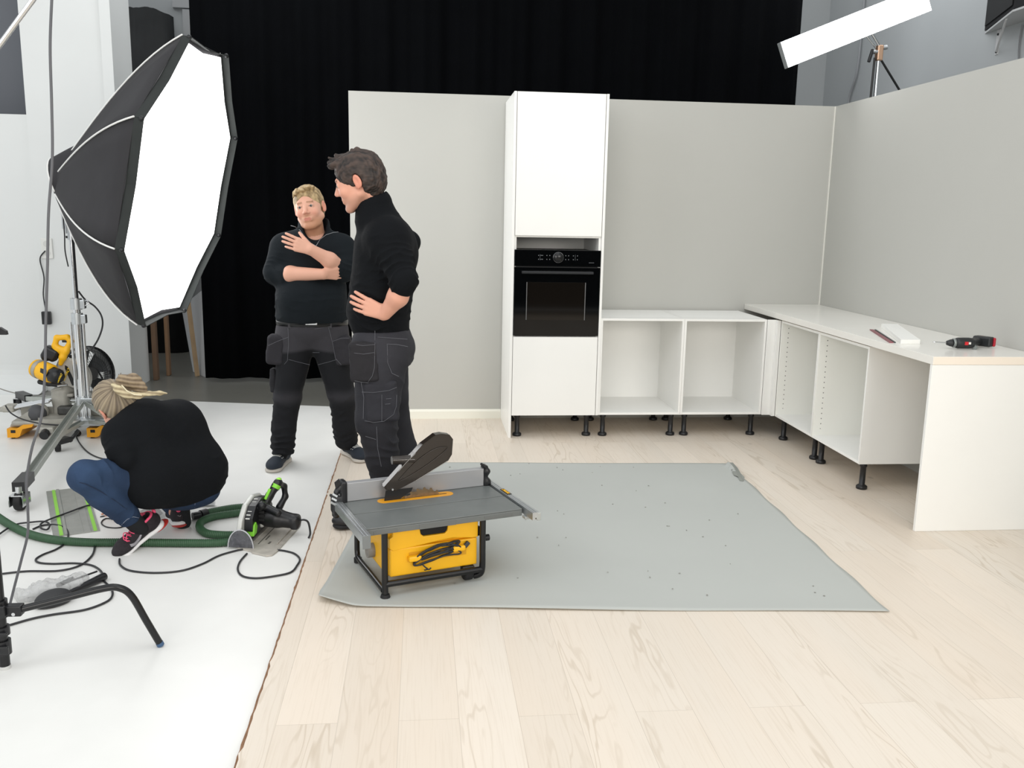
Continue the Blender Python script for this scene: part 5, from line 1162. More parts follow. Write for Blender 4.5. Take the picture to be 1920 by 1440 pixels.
# ================================================================== PEOPLE
def unit(v): v = np.array(v, float); return v/np.linalg.norm(v)
def frame(f, up=(0, 0, 1)):
    y = unit(f); x = unit(np.cross(y, up)); z = np.cross(x, y); return np.stack([x, y, z], 1)      # columns: right, forward, up
def lc(h): return np.array(lin(h)[:3])
SKIN = mat('skin', '#ffffff', .5, vcol='tint', spec=.35, bump=.05, bscale=180)
CLOTH = mat('knit_cloth', '#ffffff', .92, vcol='tint', spec=.15, bump=.25, bscale=240, sheen=.0)
TWILL = mat('work_trouser_cloth', '#ffffff', .85, vcol='tint', spec=.2, bump=.2, bscale=200)
DENIM = mat('denim_cloth', '#ffffff', .85, vcol='tint', spec=.2, bump=.2, bscale=260, var=.10, vscale=14)
HAIRM = mat('hair', '#ffffff', .55, vcol='tint', spec=.4)
STITCH = mat('pale_stitching', '#66676d', .9)
ZIPM = mat('zip_metal', '#8e9094', .4, .5)
EYEW = mat('eye_white', '#a3958b', .5); IRIS = mat('iris', '#333638', .4); PUP = mat('pupil', '#0d0d0e', .2)

def head(F, C, R, s=1.0, jaw=1.0, sign_ears=True):
    q = lambda x, y, z: C+R@(np.array([x, y, z])*s)
    e = lambda c, r, k=.012, op='u', Rr=None: F.ell(q(*c), np.array(r)*s, R if Rr is None else Rr, k*s, op)
    e((0, -.022, .032), (.075, .094, .084)); e((0, .028, -.005), (.066, .066, .075), .02); e((0, .03, -.045), (.056*jaw, .055, .062), .02)
    for g in (-1, 1):
        F.cone(q(g*.050*jaw, .0, -.055), q(g*.018, .068, -.098), .021*s*jaw, .017*s, .02*s)
        e((g*.036, .062, -.026), (.026, .024, .024), .014)
    e((0, .077, -.098), (.024, .018, .018), .014)
    e((0, .070, -.055), (.030, .022, .026), .014)
    F.cone(q(-.036, .078, .030), q(.036, .078, .030), .009*s, .009*s, .014*s)
    for g in (-1, 1): e((g*.031, .094, .010), (.017, .015, .0105), .007, 's')
    F.cone(q(0, .086, .016), q(0, .108, -.020), .0075*s, .011*s, .010*s)
    for g in (-1, 1): e((g*.0125, .096, -.026), (.0085, .011, .0075), .006); e((g*.006, .107, -.0325), (.0035, .005, .003), .002, 's')
    F.cone(q(-.021, .0855, -.0550), q(.021, .0855, -.0550), .0056*s, .0056*s, .007*s); F.cone(q(-.016, .0855, -.066), q(.016, .0855, -.066), .0064*s, .0064*s, .007*s)
    F.cone(q(-.024, .095, -.0600), q(.024, .095, -.0600), .0024*s, .0024*s, .003*s, 's')
    for g in (-1, 1):                       # eyelids and ears
        F.cone(q(g*.018, .084, .0135), q(g*.043, .0785, .0118), .0064*s, .0058*s, .004*s); F.cone(q(g*.019, .083, .0035), q(g*.042, .079, .0035), .0054*s, .0052*s, .004*s)
        Re = R @ np.array(Matrix.Rotation(g*.30, 3, 'Z')) @ np.array(Matrix.Rotation(-.18, 3, 'X'))
        F.ell(q(g*.080, -.016, -.004), np.array([.0075, .019, .031])*s, Re, .005*s); F.ell(q(g*.088, -.012, -.001), np.array([.006, .011, .019])*s, Re, .003*s, 's'); F.ell(q(g*.079, -.010, -.026), np.array([.0065, .010, .011])*s, Re, .005*s)
    return q
def eyes(q, R, s, parent, org, lid=.0):
    for g in (-1, 1):
        b = MB(); c = q(g*.031, .0785, .0082); b.ball(tuple(c-org), .0112*s, 18, 12); o = b.build('eye', EYEW, parent)
        d = unit(R@np.array([0, 1, -.05])); b = MB(); c2 = c+d*.0085*s-org; b.cyl(tuple(c2), tuple(c2+d*.0032*s), .0056*s, .0050*s, 16); b.build('iris', IRIS, o)
def hair(name, C, R, s, base, dark, parent, org, thick=.012, tuft=(), seed=1, cut_side=True, back=-.075, front=.0, amp=.004, streak=90):
    q = lambda x, y, z: C+R@(np.array([x, y, z])*s)
    F = Field(C-np.array([.16, .16, .16])*s, C+np.array([.16, .16, .19])*s, .003)
    e = lambda c, r, k=.01, op='u': F.ell(q(*c), np.array(r)*s, R, k*s, op)
    e((0, -.022, .034), (.075+thick*.70, .094+thick, .084+thick*.95)); e((0, -.045, -.01), (.070+thick*.6, .068+thick*.8, .085), .02)
    for a, b_, ra, rb in tuft: F.cone(q(*a), q(*b_), ra*s, rb*s, .010*s)
    e((0, .128+front, .006), (.072, .074, .104), .010, 's')
    if cut_side:
        F.rbox(q(0, .085, -.110), np.array([.14, .11, .09])*s, .02, R, .008, 's')
        for g in (-1, 1): e((g*.088, -.014, -.006), (.022, .022, .034), .006, 's')
        F.half(q(0, 0, back), R@np.array([0, .35, -1]), .006)
    P, Q = F.mesh(); N = vnormals(P, Q); L = (P-C)@R/s
    st = nois(L, streak/6, seed, (1.6, .5, .9)); fine = nois(L, streak/2.2, seed+5, (1.8, .6, .8))
    P = P+N*((st*.9+fine*.6)*amp)[:, None]
    w = np.clip(.5+st*.9+fine*.9, 0, 1)[:, None]; col = lc(dark)*(1-w)+lc(base)*w
    return np_mesh(name, P, Q, HAIRM, parent, org, col)
def hand(F, w, d, n, side, s=1.0, curl=(.25, .3, .35, .4), bend=1.0, thumb=(.55, .25), gap=.0205, fan=.05, tn=.25):
    """w wrist, d towards the fingers, n out of the palm, side towards the thumb"""
    w = np.array(w); d = unit(d); n = unit(n-d*np.dot(n, d)); side = unit(side-d*np.dot(side, d)-n*np.dot(side, n))
    for i, (o, L, r) in enumerate(((1.5, (.040, .024, .020), .0086), (.5, (.044, .028, .021), .0088), (-.5, (.041, .026, .021), .0084), (-1.5, (.032, .019, .018), .0075))):
        kn = w+d*(.088-.004*abs(o))*s+side*o*gap*s-n*.004*s*(1-abs(o)*.3)
        F.cone(w+side*o*.011*s+d*.006*s, kn, .0150*s, .0118*s, .012*s)
        a = curl[i]*.6; p = kn; ff = unit(d+side*fan*o)
        for k, l in enumerate(L):
            v = ff*math.cos(a)+n*math.sin(a); p2 = p+v*l*s; F.cone(p, p2, (r+.0012*(2-k)*.6)*s, (r-.0006*(k+.5))*s, .004*s if k == 0 else .002*s); p = p2; a += curl[i]*bend
    t0 = w+d*.020*s+side*.018*s+n*.006*s; td = unit(d*math.cos(thumb[0])+side*math.sin(thumb[0])+n*tn)
    p1 = t0+td*.042*s; td2 = unit(td+d*thumb[1]+n*.15); p2 = p1+td2*.032*s; td3 = unit(td2+d*thumb[1]*.5+n*.1); p3 = p2+td3*.024*s
    F.cone(t0, p1, .0165*s, .0122*s, .012*s); F.cone(p1, p2, .0112*s, .0098*s, .003*s); F.cone(p2, p3, .0098*s, .0078*s, .002*s)
def skin_colors(P, C, R, s, base, lips, brow, stub=None, jawcol=0.0, cheek='#d98d78'):
    L = (P-C)@R/s; col = np.tile(lc(base), (len(P), 1)); x, y, z = L[:, 0], L[:, 1], L[:, 2]
    nh = np.linalg.norm(L, axis=1) < .16
    def mixin(mask, c, k=1.0): nonlocal col; m = k*np.clip(mask*1.0, 0, 1)[:, None]*nh[:, None]; col = col*(1-m)+lc(c)*m
    g = lambda cx, cz, rx, rz: np.exp(-(((np.abs(x)-cx)/rx)**2+((z-cz)/rz)**2))*(y > .03)
    mixin(.45*g(.040, -.03, .02, .018), cheek); mixin(.45*g(0, -.024, .012, .012), cheek)
    mixin(.55*(np.abs(x) > .073)*(y < .02)*(np.abs(z) < .04), '#cf7f6a')
    if stub: mixin(jawcol*np.clip((-.045-z)/.03, 0, 1)*(y > -.03)*(1-.8*g(0, -.06, .02, .008)), stub); mixin(jawcol*1.2*g(0, -.043, .022, .006), stub)
    mixin(1.0*((np.abs(x) < .021-np.abs(z+.0605)*.8) & (np.abs(z+.0605) < .0085) & (y > .07)), lips, .7)
    mixin(.8*np.exp(-((z-(.030-.10*(np.abs(x)-.03)*.5))/.0042)**2)*(np.abs(x) > .012)*(np.abs(x) < .046)*(y > .04), brow)
    mixin(.75*np.exp(-((z-.0085)/.0022)**2)*(np.abs(x) > .017)*(np.abs(x) < .044)*(y > .06), '#5a3d35')
    return col
def cloth_obj(name, F, m, parent, org, color, fold=.003, fs=7, seed=1, extra=None):
    P, Q = F.mesh(); N = vnormals(P, Q)
    d = fold*nois(P, fs, seed)+fold*.5*nois(P, fs*2.3, seed+3)
    if extra is not None: d = d+extra(P)
    P = P+N*d[:, None]
    col = np.tile(lc(color), (len(P), 1)) if isinstance(color, str) else color(P)
    return np_mesh(name, P, Q, m, parent, org, col)
def ring_folds(c, ax, rad, amp, wl, seed=0):            # creases across a sleeve or trouser leg
    c = np.array(c, float); ax = unit(ax)
    def f(P):
        d = P-c; t = d@ax; r = np.linalg.norm(d, axis=1); w = np.exp(-(r/rad)**2); n1 = nois(P, 3.5, seed); n2 = nois(P, 7, seed+9)
        ph = (t*.75+.055*n1+.02*n2)/wl*PI; m = np.clip(.5+1.6*nois(P, 5, seed+4), 0, 1)
        return w*amp*m*(1-2*np.abs(np.sin(ph))**.7)*1.6
    return f
def stitches(name, Fs, lines, Y, parent, org, m=None, r=.0009, lift=.001, back=.8):
    m = m or STITCH
    for ln in lines:
        pts = []
        for i in range(len(ln)-1):
            (x0, y0), (x1, y1) = ln[i], ln[i+1]; k = max(2, int(math.hypot(x1-x0, y1-y0)/4))
            for j in range(k+(i == len(ln)-2)): t = j/k; pts.append((x0+(x1-x0)*t, y0+(y1-y0)*t))
        W = []
        for x, y in pts:
            c = [F.hit(x, y, Y, lift, back) for F in Fs]; c.sort(key=lambda p: np.linalg.norm(p-CAM)); W.append(c[0])
        W = np.array(W); D = np.linalg.norm(W-CAM, axis=1); md = np.median(D); ok = [tuple(w-org) for w, dd in zip(W, D) if abs(dd-md) < .25]
        if len(ok) > 2: b = MB(); b.tube(ok, r, 5); b.build(name, m, parent)
def shoe(name, parent, org, heel, toe, mats, tilt=0.0, s=1.0, pink=False, roll=0.0, side=1):
    """heel and toe are floor points of the sole; tilt lifts the heel about the toe"""
    heel = np.array(heel, float); toe = np.array(toe, float); v = toe-heel; v[2] = 0; Ln = np.linalg.norm(v); k = s
    R0 = frame(v); T = R0 @ np.array(Matrix.Rotation(-tilt, 3, 'X')) @ np.array(Matrix.Rotation(roll, 3, 'Y'))
    piv = np.array([0, .075, 0.])                       # ball of the foot stays down
    base = toe-R0@(np.array([0, .14, 0])*k)
    def W(P): return base+(np.asarray(P)*k-piv*k)@T.T+R0@(piv*k)
    U, S, Lc, TR = mats
    F = Field((-.08, -.18, -.02), (.08, .18, .17), .0035)
    F.ell((0, -.088, .055), (.033, .045, .045)); F.cone((0, -.075, .05), (.0, .075, .038), .034, .036, .02); F.ell((.003*side, .082, .034), (.043, .060, .030), k=.02); F.cone((0, -.072, .055), (0, -.068, .088), .033, .031, .02); F.cone((0, -.02, .058), (0, -.035, .082), .028, .024, .02)
    F.cone((0, -.07, .085), (0, -.066, .13), .025, .026, .004, 's'); F.half((0, 0, .018), (0, 0, -1)); F.half((0, 0, .107), (0, .25, 1))
    P, Q = F.mesh(); o = np_mesh(name, W(P), Q, U, parent, org)
    G = Field((-.08, -.18, -.02), (.08, .18, .06), .0035)
    G.cone((0, -.092, .012), (-.002*side, .0, .010), .040, .034, .01, sq=((0, 0, 1), .5)); G.cone((-.002*side, .0, .010), (.003*side, .092, .010), .034, .046, .01, sq=((0, 0, 1), .42)); G.ell((0, -.1, .018), (.035, .036, .016), k=.01)
    G.half((0, 0, .001), (0, 0, -1)); P, Q = G.mesh(); np_mesh('sole', W(P), Q, S, o, org)
    if TR is not None:                                  # coloured collar and heel pad
        G = Field((-.08, -.18, -.02), (.08, .18, .17), .0035)
        ring = [(.030*math.cos(a), -.068+.036*math.sin(a), .096-.012*math.sin(a)*(1 if math.sin(a) > 0 else .2)) for a in [2*PI*i/20 for i in range(20)]]
        b = MB(); b.tube([tuple(W(np.array([p]))[0]-org) for p in ring], .0065*k, 8, True); b.build('collar_trim', TR, o)
        G.ell((0, -.121, .094), (.014, .008, .013), k=.0); P, Q = G.mesh(); np_mesh('heel_tab', W(P), Q, TR, o, org)
        G = Field((-.08, -.18, -.03), (.08, .18, .06), .003); G.ell((0, -.10, .006), (.041, .060, .0085)); P, Q = G.mesh(); np_mesh('heel_cushion', W(P), Q, mat('red_sole_rubber', '#b5332c', .45), o, org)
    for i in range(4):
        y = .0+i*.018; z = .086-.33*(y+.01)-(.0 if i else .0)
        pts = [(-.022, y-.004, z-.007), (-.010, y+.002, z+.0015), (.010, y+.002, z+.0015), (.022, y-.004, z-.007)]
        pp = [F.lo*0+np.array(p) for p in pts]
        # rest the lace on the upper
        Wp = []
        for p in smooth_path(pts, 4):
            zz = np.arange(.12, .01, -.001); vals = F.sample(np.stack([np.full_like(zz, p[0]), np.full_like(zz, p[1]), zz], 1)); w = np.where(vals < 0)[0]
            if len(w): Wp.append(tuple(W(np.array([[p[0], p[1], zz[w[0]]+.001]]))[0]-org))
        if len(Wp) > 3: b = MB(); b.tube(Wp, .0026*k, 6); b.build('lace', Lc, o)
    for sx in (-1, 1):
        for i in range(3):
            p = (sx*.030, .005+i*.022, None); zz = np.arange(.10, .01, -.001); vals = F.sample(np.stack([np.full_like(zz, p[0]), np.full_like(zz, p[1]), zz], 1)); w = np.where(vals < 0)[0]
            if len(w) and TR is None: b = MB(); b.ball(tuple(W(np.array([[p[0], p[1], zz[w[0]]]]))[0]-org), .0032*k, 8, 6); b.build('eyelet', Lc, o)
    return o, W, F
BLKNIT = '#191e22'; NAVY = mat('navy_shoe_mesh', '#1d2530', .8, bump=.3, bscale=400); SOLEW = mat('grey_white_sole', '#bdb7ae', .6); LACEW = mat('pale_laces', '#b8b9b4', .8)

# ------------------------------------------------------------------ man with folded arms
Y0 = -1.2; O = np.array([-3.775, -1.2, .0])
HC = at(579.5, 389, -1.27); HR = frame((-.10, -.985, -.04), (-.19, 0, 1)); hs = 1.06
F = Field((-4.08, -1.66, -.02), (-3.44, -.98, 1.78), .0036)
q = head(F, HC, HR, hs, 1.07)
neckb = np.array(at(589, 447, -1.20)); F.cone(HC+HR@np.array([0, -.015, -.06]), neckb, .058, .068, .02); F.ell(HC+HR@np.array([0, .03, -.098]), (.055, .05, .022), HR, .02)
shR = at(531, 466, -1.20); shL = at(644, 467, -1.20); elR = at(516, 511, -1.24); elL = at(645, 506, -1.28)
wrR = at(606, 514, -1.40); wrL = at(583, 468, -1.425)
F.cone(shR, shL, .06, .06, .04); F.cone((-3.77, -1.2, .95), (-3.77, -1.2, 1.3), .14, .13, .04, sq=((0, 1, 0), .75))
F.cone(shR, elR, .046, .043); F.cone(shL, elL, .046, .043)
F.chain([elR, at(545, 514, -1.32), wrR], [.045, .047, .031], .02); F.chain([elL, at(618, 488, -1.38), wrL], [.044, .045, .031], .02)
hand(F, wrL, at(548, 455, -1.42)-wrL, (.1, 1, -.1), (0.1, 0, 1), 1.0, (.12, .16, .22, .30), .8, (.62, .15))
hand(F, wrR, at(640, 512, -1.36)-wrR, (0, .8, .3), (0, -.3, 1), .95, (.35, .4, .45, .5), 1, (.5, .3))
for hp_, kn_, an_ in (((-3.87, -1.2, .80), (-3.941, -1.27, .41), (-3.972, -1.24, .09)), ((-3.68, -1.2, .80), (-3.60, -1.23, .41), (-3.587, -1.13, .10))): F.chain([hp_, kn_, an_], [.075, .05, .038], .03)
P, Q = F.mesh()
A = np_mesh('person', P, Q, SKIN, None, tuple(O), skin_colors(P, HC, HR, hs, '#dba790', '#b8695e', '#8a6440', '#a06f48', .62))
tag(A, 'person with short blond hair and folded arms, in black jumper and grey work trousers', 'person')
AF = F; eyes(q, HR, hs, A, O)
hair('hair', HC, HR, hs, '#c3aa80', '#7d6847', A, O, .010, tuft=[((-.03, .06, .105), (-.045, .085, .112), .016, .006), ((.0, .07, .10), (-.012, .098, .092), .016, .006), ((.03, .062, .098), (.038, .088, .080), .015, .006), ((-.05, .04, .10), (-.066, .06, .105), .014, .005), ((.05, .05, .09), (.058, .07, .066), .012, .005)], seed=3, amp=.0035, front=.003)
# jumper
F = Field((-4.12, -1.62, .82), (-3.40, -.94, 1.56), .0045)
F.cone((-3.775, -1.21, .93), (-3.765, -1.2, 1.26), .218, .195, .03, sq=((0, 1, 0), .72)); F.ell((-3.775, -1.27, 1.03), (.20, .14, .16), k=.05)
F.cone(shR+[.05, 0, -.01], shL+[-.05, 0, -.01], .095, .095, .06, sq=((0, 1, 0), .95)); F.cone(shR, elR, .078, .068, .045); F.cone(shL, elL, .078, .070, .045); F.cone(neckb+[0, .02, -.03], shR+[.01, 0, .02], .075, .055, .05); F.cone(neckb+[0, .02, -.03], shL+[-.01, 0, .02], .075, .055, .05)
cR = at(541, 515, -1.31); cL = at(628, 499, -1.35)
F.cone(elR, elR+(cR-elR)*.80, .066, .060, .02); F.cone(elL, elL+(cL-elL)*.62, .068, .062, .02)
nt = HC+HR@np.array([0, -.03, -.105])
F.cone(neckb+[0, .01, -.01], nt+[0, 0.012, -.008], .098, .094, .025); F.cone(neckb+[0, 0, -.03], nt+[0, 0, .06], .066, .082, .006, 's')
v0 = at(592, 464, -1.36); v1 = at(592, 428, -1.31); F.cone(v0, v1, .004, .075, .006, 's'); F.cone(v1, v1+[0, 0, .06], .075, .10, .006, 's'); F.half((0, 0, .888), (0, 0, -1), .01)
ex1 = ring_folds(elR, elR-shR, .10, .006, .030, 2); ex2 = ring_folds(elL, elL-shL, .10, .006, .030, 4)
ex3 = ring_folds((-3.775, -1.2, .93), (0, 0, 1), .26, .0035, .04, 6)
cloth_obj('jumper', F, CLOTH, A, O, BLKNIT, .0035, 5, 11, lambda P: ex1(P)+ex2(P)+ex3(P)*(np.abs(P[:, 2]-.95) < .12))
JF = F
T = Field((-3.90, -1.46, 1.2), (-3.62, -1.0, 1.52), .004); T.cone(neckb+[0, -.0, -.09], neckb+[0, 0.004, -.008], .105, .074, .01); P, Q = T.mesh(); np_mesh('undershirt', P, Q, CLOTH, A, O, np.tile(lc('#121316'), (len(P), 1)))
stitches('zip', [JF], [[(545, 423), (553, 425), (562, 431), (570, 442), (583, 456), (592, 461)], [(592, 462), (600, 449), (612, 440), (625, 436), (634, 435)]], -1.36, A, O, ZIPM, .0022, .001)
# trousers
def mk_trousers(box, hips, legs, top, extra, colf, parent, org, seed=1, h=.0048):
    F = Field(box[0], box[1], h)
    for a in hips: F.ell(*a) if len(a) == 2 else F.cone(a[0], a[1], a[2], a[3], .04)
    for pts, rs in legs: F.chain(pts, rs, .03)
    F.half((0, 0, top), (0, 0, 1), .008); o = cloth_obj('trousers', F, TWILL, parent, org, colf, .004, 6, seed, extra); return F, o
anR = np.array([-3.972, -1.245, .085]); anL = np.array([-3.585, -1.125, .10])
fa = ring_folds(anR+[0, 0, .04], (.15, 0, 1), .12, .011, .038, 3); fb = ring_folds(anL+[0, 0, .04], (-.15, 0, 1), .12, .011, .038, 5); fk = ring_folds((-3.94, -1.27, .33), (.4, 0, 1), .13, .006, .05, 8); fk2 = ring_folds((-3.6, -1.23, .33), (-.4, 0, 1), .13, .006, .05, 9)
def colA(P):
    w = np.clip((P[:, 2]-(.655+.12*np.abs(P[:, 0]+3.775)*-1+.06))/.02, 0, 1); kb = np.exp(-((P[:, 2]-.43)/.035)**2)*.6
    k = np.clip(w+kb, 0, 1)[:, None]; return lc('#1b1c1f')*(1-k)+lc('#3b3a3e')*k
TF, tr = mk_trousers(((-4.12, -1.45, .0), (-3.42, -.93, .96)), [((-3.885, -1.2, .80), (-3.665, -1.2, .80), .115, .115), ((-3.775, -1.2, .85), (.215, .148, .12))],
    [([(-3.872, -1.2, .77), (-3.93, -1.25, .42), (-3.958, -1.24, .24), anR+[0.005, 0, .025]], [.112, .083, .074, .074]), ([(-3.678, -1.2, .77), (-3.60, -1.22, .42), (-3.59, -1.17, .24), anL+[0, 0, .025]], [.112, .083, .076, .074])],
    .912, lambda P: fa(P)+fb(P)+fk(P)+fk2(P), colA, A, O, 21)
b = MB(); n = 48; vs = []
for i in range(n):
    a = 2*PI*i/n
    for z in (.868, .906): vs.append((.217*math.cos(a), .150*math.sin(a)*1.0-.0, z))
b.add(vs, [(2*i, (2*i+2) % (2*n), (2*i+3) % (2*n), 2*i+1) for i in range(n)], True); o = b.build('belt', BLKSAT, A); o.modifiers.new('t', 'SOLIDIFY').thickness = .004
bp = at(584, 605, -1.352)-O; b = MB(); b.box((bp[0]-.035, bp[1]-.012, bp[2]-.013), (bp[0]+.035, bp[1]-.006, bp[2]+.013), .003); b.build('belt_buckle', CHROME, A)
def pocket(name, c, hs_, R, parent, org, color, F2=None, k=.02):
    c = np.array(c); F = Field(c-.16, c+.16, .004); F.rbox(c, hs_, k, R); o = cloth_obj(name, F, TWILL, parent, org, color, .005, 9, int(abs(c[0])*100) % 17); return F
pc1 = at(518, 655, -1.26); pc2 = at(643, 657, -1.27)
PF1 = pocket('holster_pocket', pc1, (.055, .045, .092), np.array(Matrix.Rotation(.12, 3, 'Y')), A, O, '#302f33', k=.025)
PF2 = pocket('holster_pocket', pc2, (.058, .045, .090), np.array(Matrix.Rotation(-.16, 3, 'Y')), A, O, '#302f33', k=.025)
PF3 = pocket('leg_pocket', at(513, 712, -1.22), (.018, .045, .075), np.eye(3), A, O, '#2b2b2e', k=.014)
stitches('stitching', [TF, PF1, PF2], [[(540, 615), (541, 645), (539, 676), (533, 683)], [(503, 648), (520, 640), (541, 632)], [(541, 674), (560, 679), (581, 684)], [(596, 684), (615, 679), (632, 674)], [(616, 614), (624, 645), (629, 672), (640, 684)], [(586, 661), (599, 661)], [(549, 610), (590, 617), (620, 612)], [(624, 640), (640, 634), (655, 634)]], -1.33, A, O)
for x in (545, 617):
    p = TF.hit(x, 607, -1.35, .004)-O; b = MB(); b.box((p[0]-.016, p[1]-.004, p[2]-.028), (p[0]+.016, p[1]+.002, p[2]+.024), .002); b.build('belt_loop', mat('loop_cloth', '#3d3c40', .9), A)
sA = (NAVY, SOLEW, LACEW, None)
hl = onz(543, 858, -.018); tl = onz(509, 888, -.018); shoe('shoe', A, O, hl, tl, sA, s=1.13)
hl = onz(641, 846, 0); tl = onz(684, 869, 0); tl[2] = hl[2] = .0015; shoe('shoe', A, O, hl, tl, sA, s=1.12)

# ------------------------------------------------------------------ man in profile, hand on hip
O = np.array([-3.30, -2.4, 0.0]); HC = at(671, 341, -2.46); HR = frame((-.90, .16, -.34), (-.10, 0, 1)); hs = 1.05
F = Field((-3.62, -2.86, .0), (-2.98, -1.84, 1.86), .0036)
q = head(F, HC, HR, hs, 1.03)
neckb = np.array([-3.305, -2.40, 1.49]); F.cone(HC+HR@np.array([0, -.035, -.05]), neckb, .060, .066, .02)
shL = np.array(at(727, 448, -2.575)); shR = np.array([-3.28, -2.22, 1.42]); elL = at(757, 527, -2.69); wrL = at(722, 588, -2.635)
F.cone(shL, shR, .06, .06, .04); F.cone((-3.30, -2.4, 1.02), (-3.30, -2.4, 1.36), .10, .10, .04, sq=((0, 1, 0), 1.35))
F.cone(shL, elL, .048, .044); F.chain([elL, at(746, 556, -2.68), wrL], [.045, .046, .030], .02)
hand(F, wrL, at(697, 578, -2.618)-wrL, (0, 1, .05), (0, .1, 1), 1.04, (.20, .22, .26, .32), .7, (.2, .1), gap=.0195, fan=.07, tn=2.5)
elR = at(765, 455, -2.05); wrR = np.array([-3.30, -2.16, 1.15]); F.cone(shR, elR, .046, .042); F.cone(elR, wrR, .042, .03); hand(F, wrR, (-.1, .05, -1), (0, -1, 0), (-1, 0, 0), .9)
for pts in (((-3.31, -2.48, .92), (-3.33, -2.48, .55), (-3.275, -2.44, .10)), ((-3.30, -2.31, .92), (-3.27, -2.17, .52), (-3.16, -1.98, .10))): F.chain(pts, [.08, .055, .04], .03)
P, Q = F.mesh()
B = np_mesh('person', P, Q, SKIN, None, tuple(O), skin_colors(P, HC, HR, hs, '#d79f88', '#b0655c', '#3a2b24', '#8a6a58', .35))
tag(B, 'person with dark hair seen in profile, in black jumper with a hand on the hip', 'person')
eyes(q, HR, hs, B, O)
hair('hair', HC, HR, hs, '#453730', '#1b1614', B, O, .017, tuft=[((0, .050, .105), (-.01, .088, .118), .024, .009), ((.03, .045, .10), (.03, .092, .122), .020, .007), ((-.03, .045, .10), (-.03, .092, .105), .020, .008), ((0, .055, .10), (.01, .100, .100), .018, .008), ((-.01, .05, .11), (-.02, .080, .136), .012, .004), ((0, .02, .115), (0, .05, .137), .020, .009), ((.03, -.03, .115), (.03, -.02, .133), .026, .012), ((-.02, -.05, .11), (-.02, -.05, .125), .026, .012), ((.02, .05, .11), (.02, .078, .134), .012, .004)], seed=7, amp=.0065, front=.012, back=-.082, streak=110)
F = Field((-3.62, -2.92, .92), (-2.98, -1.82, 1.66), .0045)
F.chain([(-3.305, -2.4, 1.02), (-3.30, -2.4, 1.18), (-3.288, -2.4, 1.38)], [.138, .150, .140], .03, sq=((0, 1, 0), 1.38)); F.ell((-3.33, -2.4, 1.08), (.135, .19, .12), k=.04); F.ell((-3.235, -2.4, 1.36), (.11, .19, .13), k=.04)
F.cone(shL+[0, .03, 0], shR-[0, .03, 0], .10, .10, .06); F.chain([shL+[0, .02, 0], (shL+elL)/2+[.004, .01, 0], elL+[-.002, 0, -.004]], [.082, .076, .064], .055); F.cone((-3.30, -2.4, 1.45), shL, .085, .06, .06); F.cone(shR, elR, .072, .060, .04); F.cone(elR, (elR+wrR)/2, .062, .055, .02)
F.cone(elL, elL+unit(at(742, 560, -2.68)-elL)*.018, .062, .058, .02)
nb = np.array(at(706, 408, -2.44)); ntp = np.array(at(701, 385, -2.44)); F.cone(nb, ntp, .104, .088, .03); F.cone(ntp+(nb-ntp)*.6, ntp+(ntp-nb)*2.2+[-.03, 0, .02], .072, .085, .006, 's')
F.half(at(668, 398, -2.44), (-.25, 0, 1), .004) if False else None
F.half((0, 0, .985), (0.03, 0, -1), .01)
e1_ = ring_folds(elL+[0, 0, .03], elL-shL, .12, .008, .030, 12); e2_ = ring_folds((-3.30, -2.55, 1.02), (.2, 0, 1), .20, .005, .035, 14); e3_ = ring_folds(shL+[.0, -.03, -.10], (.5, 0, -1), .12, .004, .05, 15)
cloth_obj('jumper', F, CLOTH, B, O, '#0f1114', .004, 5, 31, lambda P: e1_(P)+e2_(P)+e3_(P)); JB = F
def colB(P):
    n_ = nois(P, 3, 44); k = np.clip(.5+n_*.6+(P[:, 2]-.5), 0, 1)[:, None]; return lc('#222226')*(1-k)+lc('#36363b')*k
fa = ring_folds((-3.28, -2.44, .14), (0, 0, 1), .13, .010, .036, 3); fb = ring_folds((-3.33, -2.48, .50), (.3, 0, 1), .14, .006, .05, 5); fc_ = ring_folds((-3.24, -2.45, .82), (1, 0, .6), .14, .006, .05, 6)
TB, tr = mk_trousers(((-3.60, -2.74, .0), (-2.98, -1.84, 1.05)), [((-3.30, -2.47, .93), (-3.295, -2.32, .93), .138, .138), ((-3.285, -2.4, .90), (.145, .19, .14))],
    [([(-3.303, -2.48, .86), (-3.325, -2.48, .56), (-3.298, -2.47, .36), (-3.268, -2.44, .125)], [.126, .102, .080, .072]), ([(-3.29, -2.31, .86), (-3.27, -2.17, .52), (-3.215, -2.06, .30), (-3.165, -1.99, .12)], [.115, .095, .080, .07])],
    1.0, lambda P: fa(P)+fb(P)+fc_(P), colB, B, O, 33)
RB = np.array(Matrix.Rotation(.0, 3, 'Z'))
PB1 = pocket('holster_pocket', at(683, 678, -2.58), (.068, .03, .095), np.array(Matrix.Rotation(-.05, 3, 'Y')), B, O, '#2b2a2d', k=.018)
PB2 = pocket('leg_pocket', at(715, 752, -2.565), (.078, .032, .098), np.array(Matrix.Rotation(-.07, 3, 'Y')), B, O, '#303035', k=.018)
stitches('stitching', [TB, PB1, PB2], [[(662, 645), (680, 648), (703, 646)], [(664, 662), (682, 664), (702, 661)], [(703, 620), (703, 650), (702, 690), (698, 705), (690, 716)], [(665, 714), (680, 717), (691, 718)], [(678, 735), (700, 736), (730, 732), (744, 726)], [(684, 789), (700, 792), (720, 790), (738, 777), (743, 762), (744, 740)], [(706, 800), (708, 840), (715, 875)], [(725, 645), (745, 646), (765, 650)], [(708, 632), (735, 634), (764, 636)], [(677, 716), (682, 745), (681, 785)], [(685, 818), (705, 824)], [(716, 740), (716, 790)], [(724, 748), (734, 747)], [(722, 758), (732, 757)], [(726, 645), (727, 680), (735, 700), (748, 706)]], -2.6, B, O)
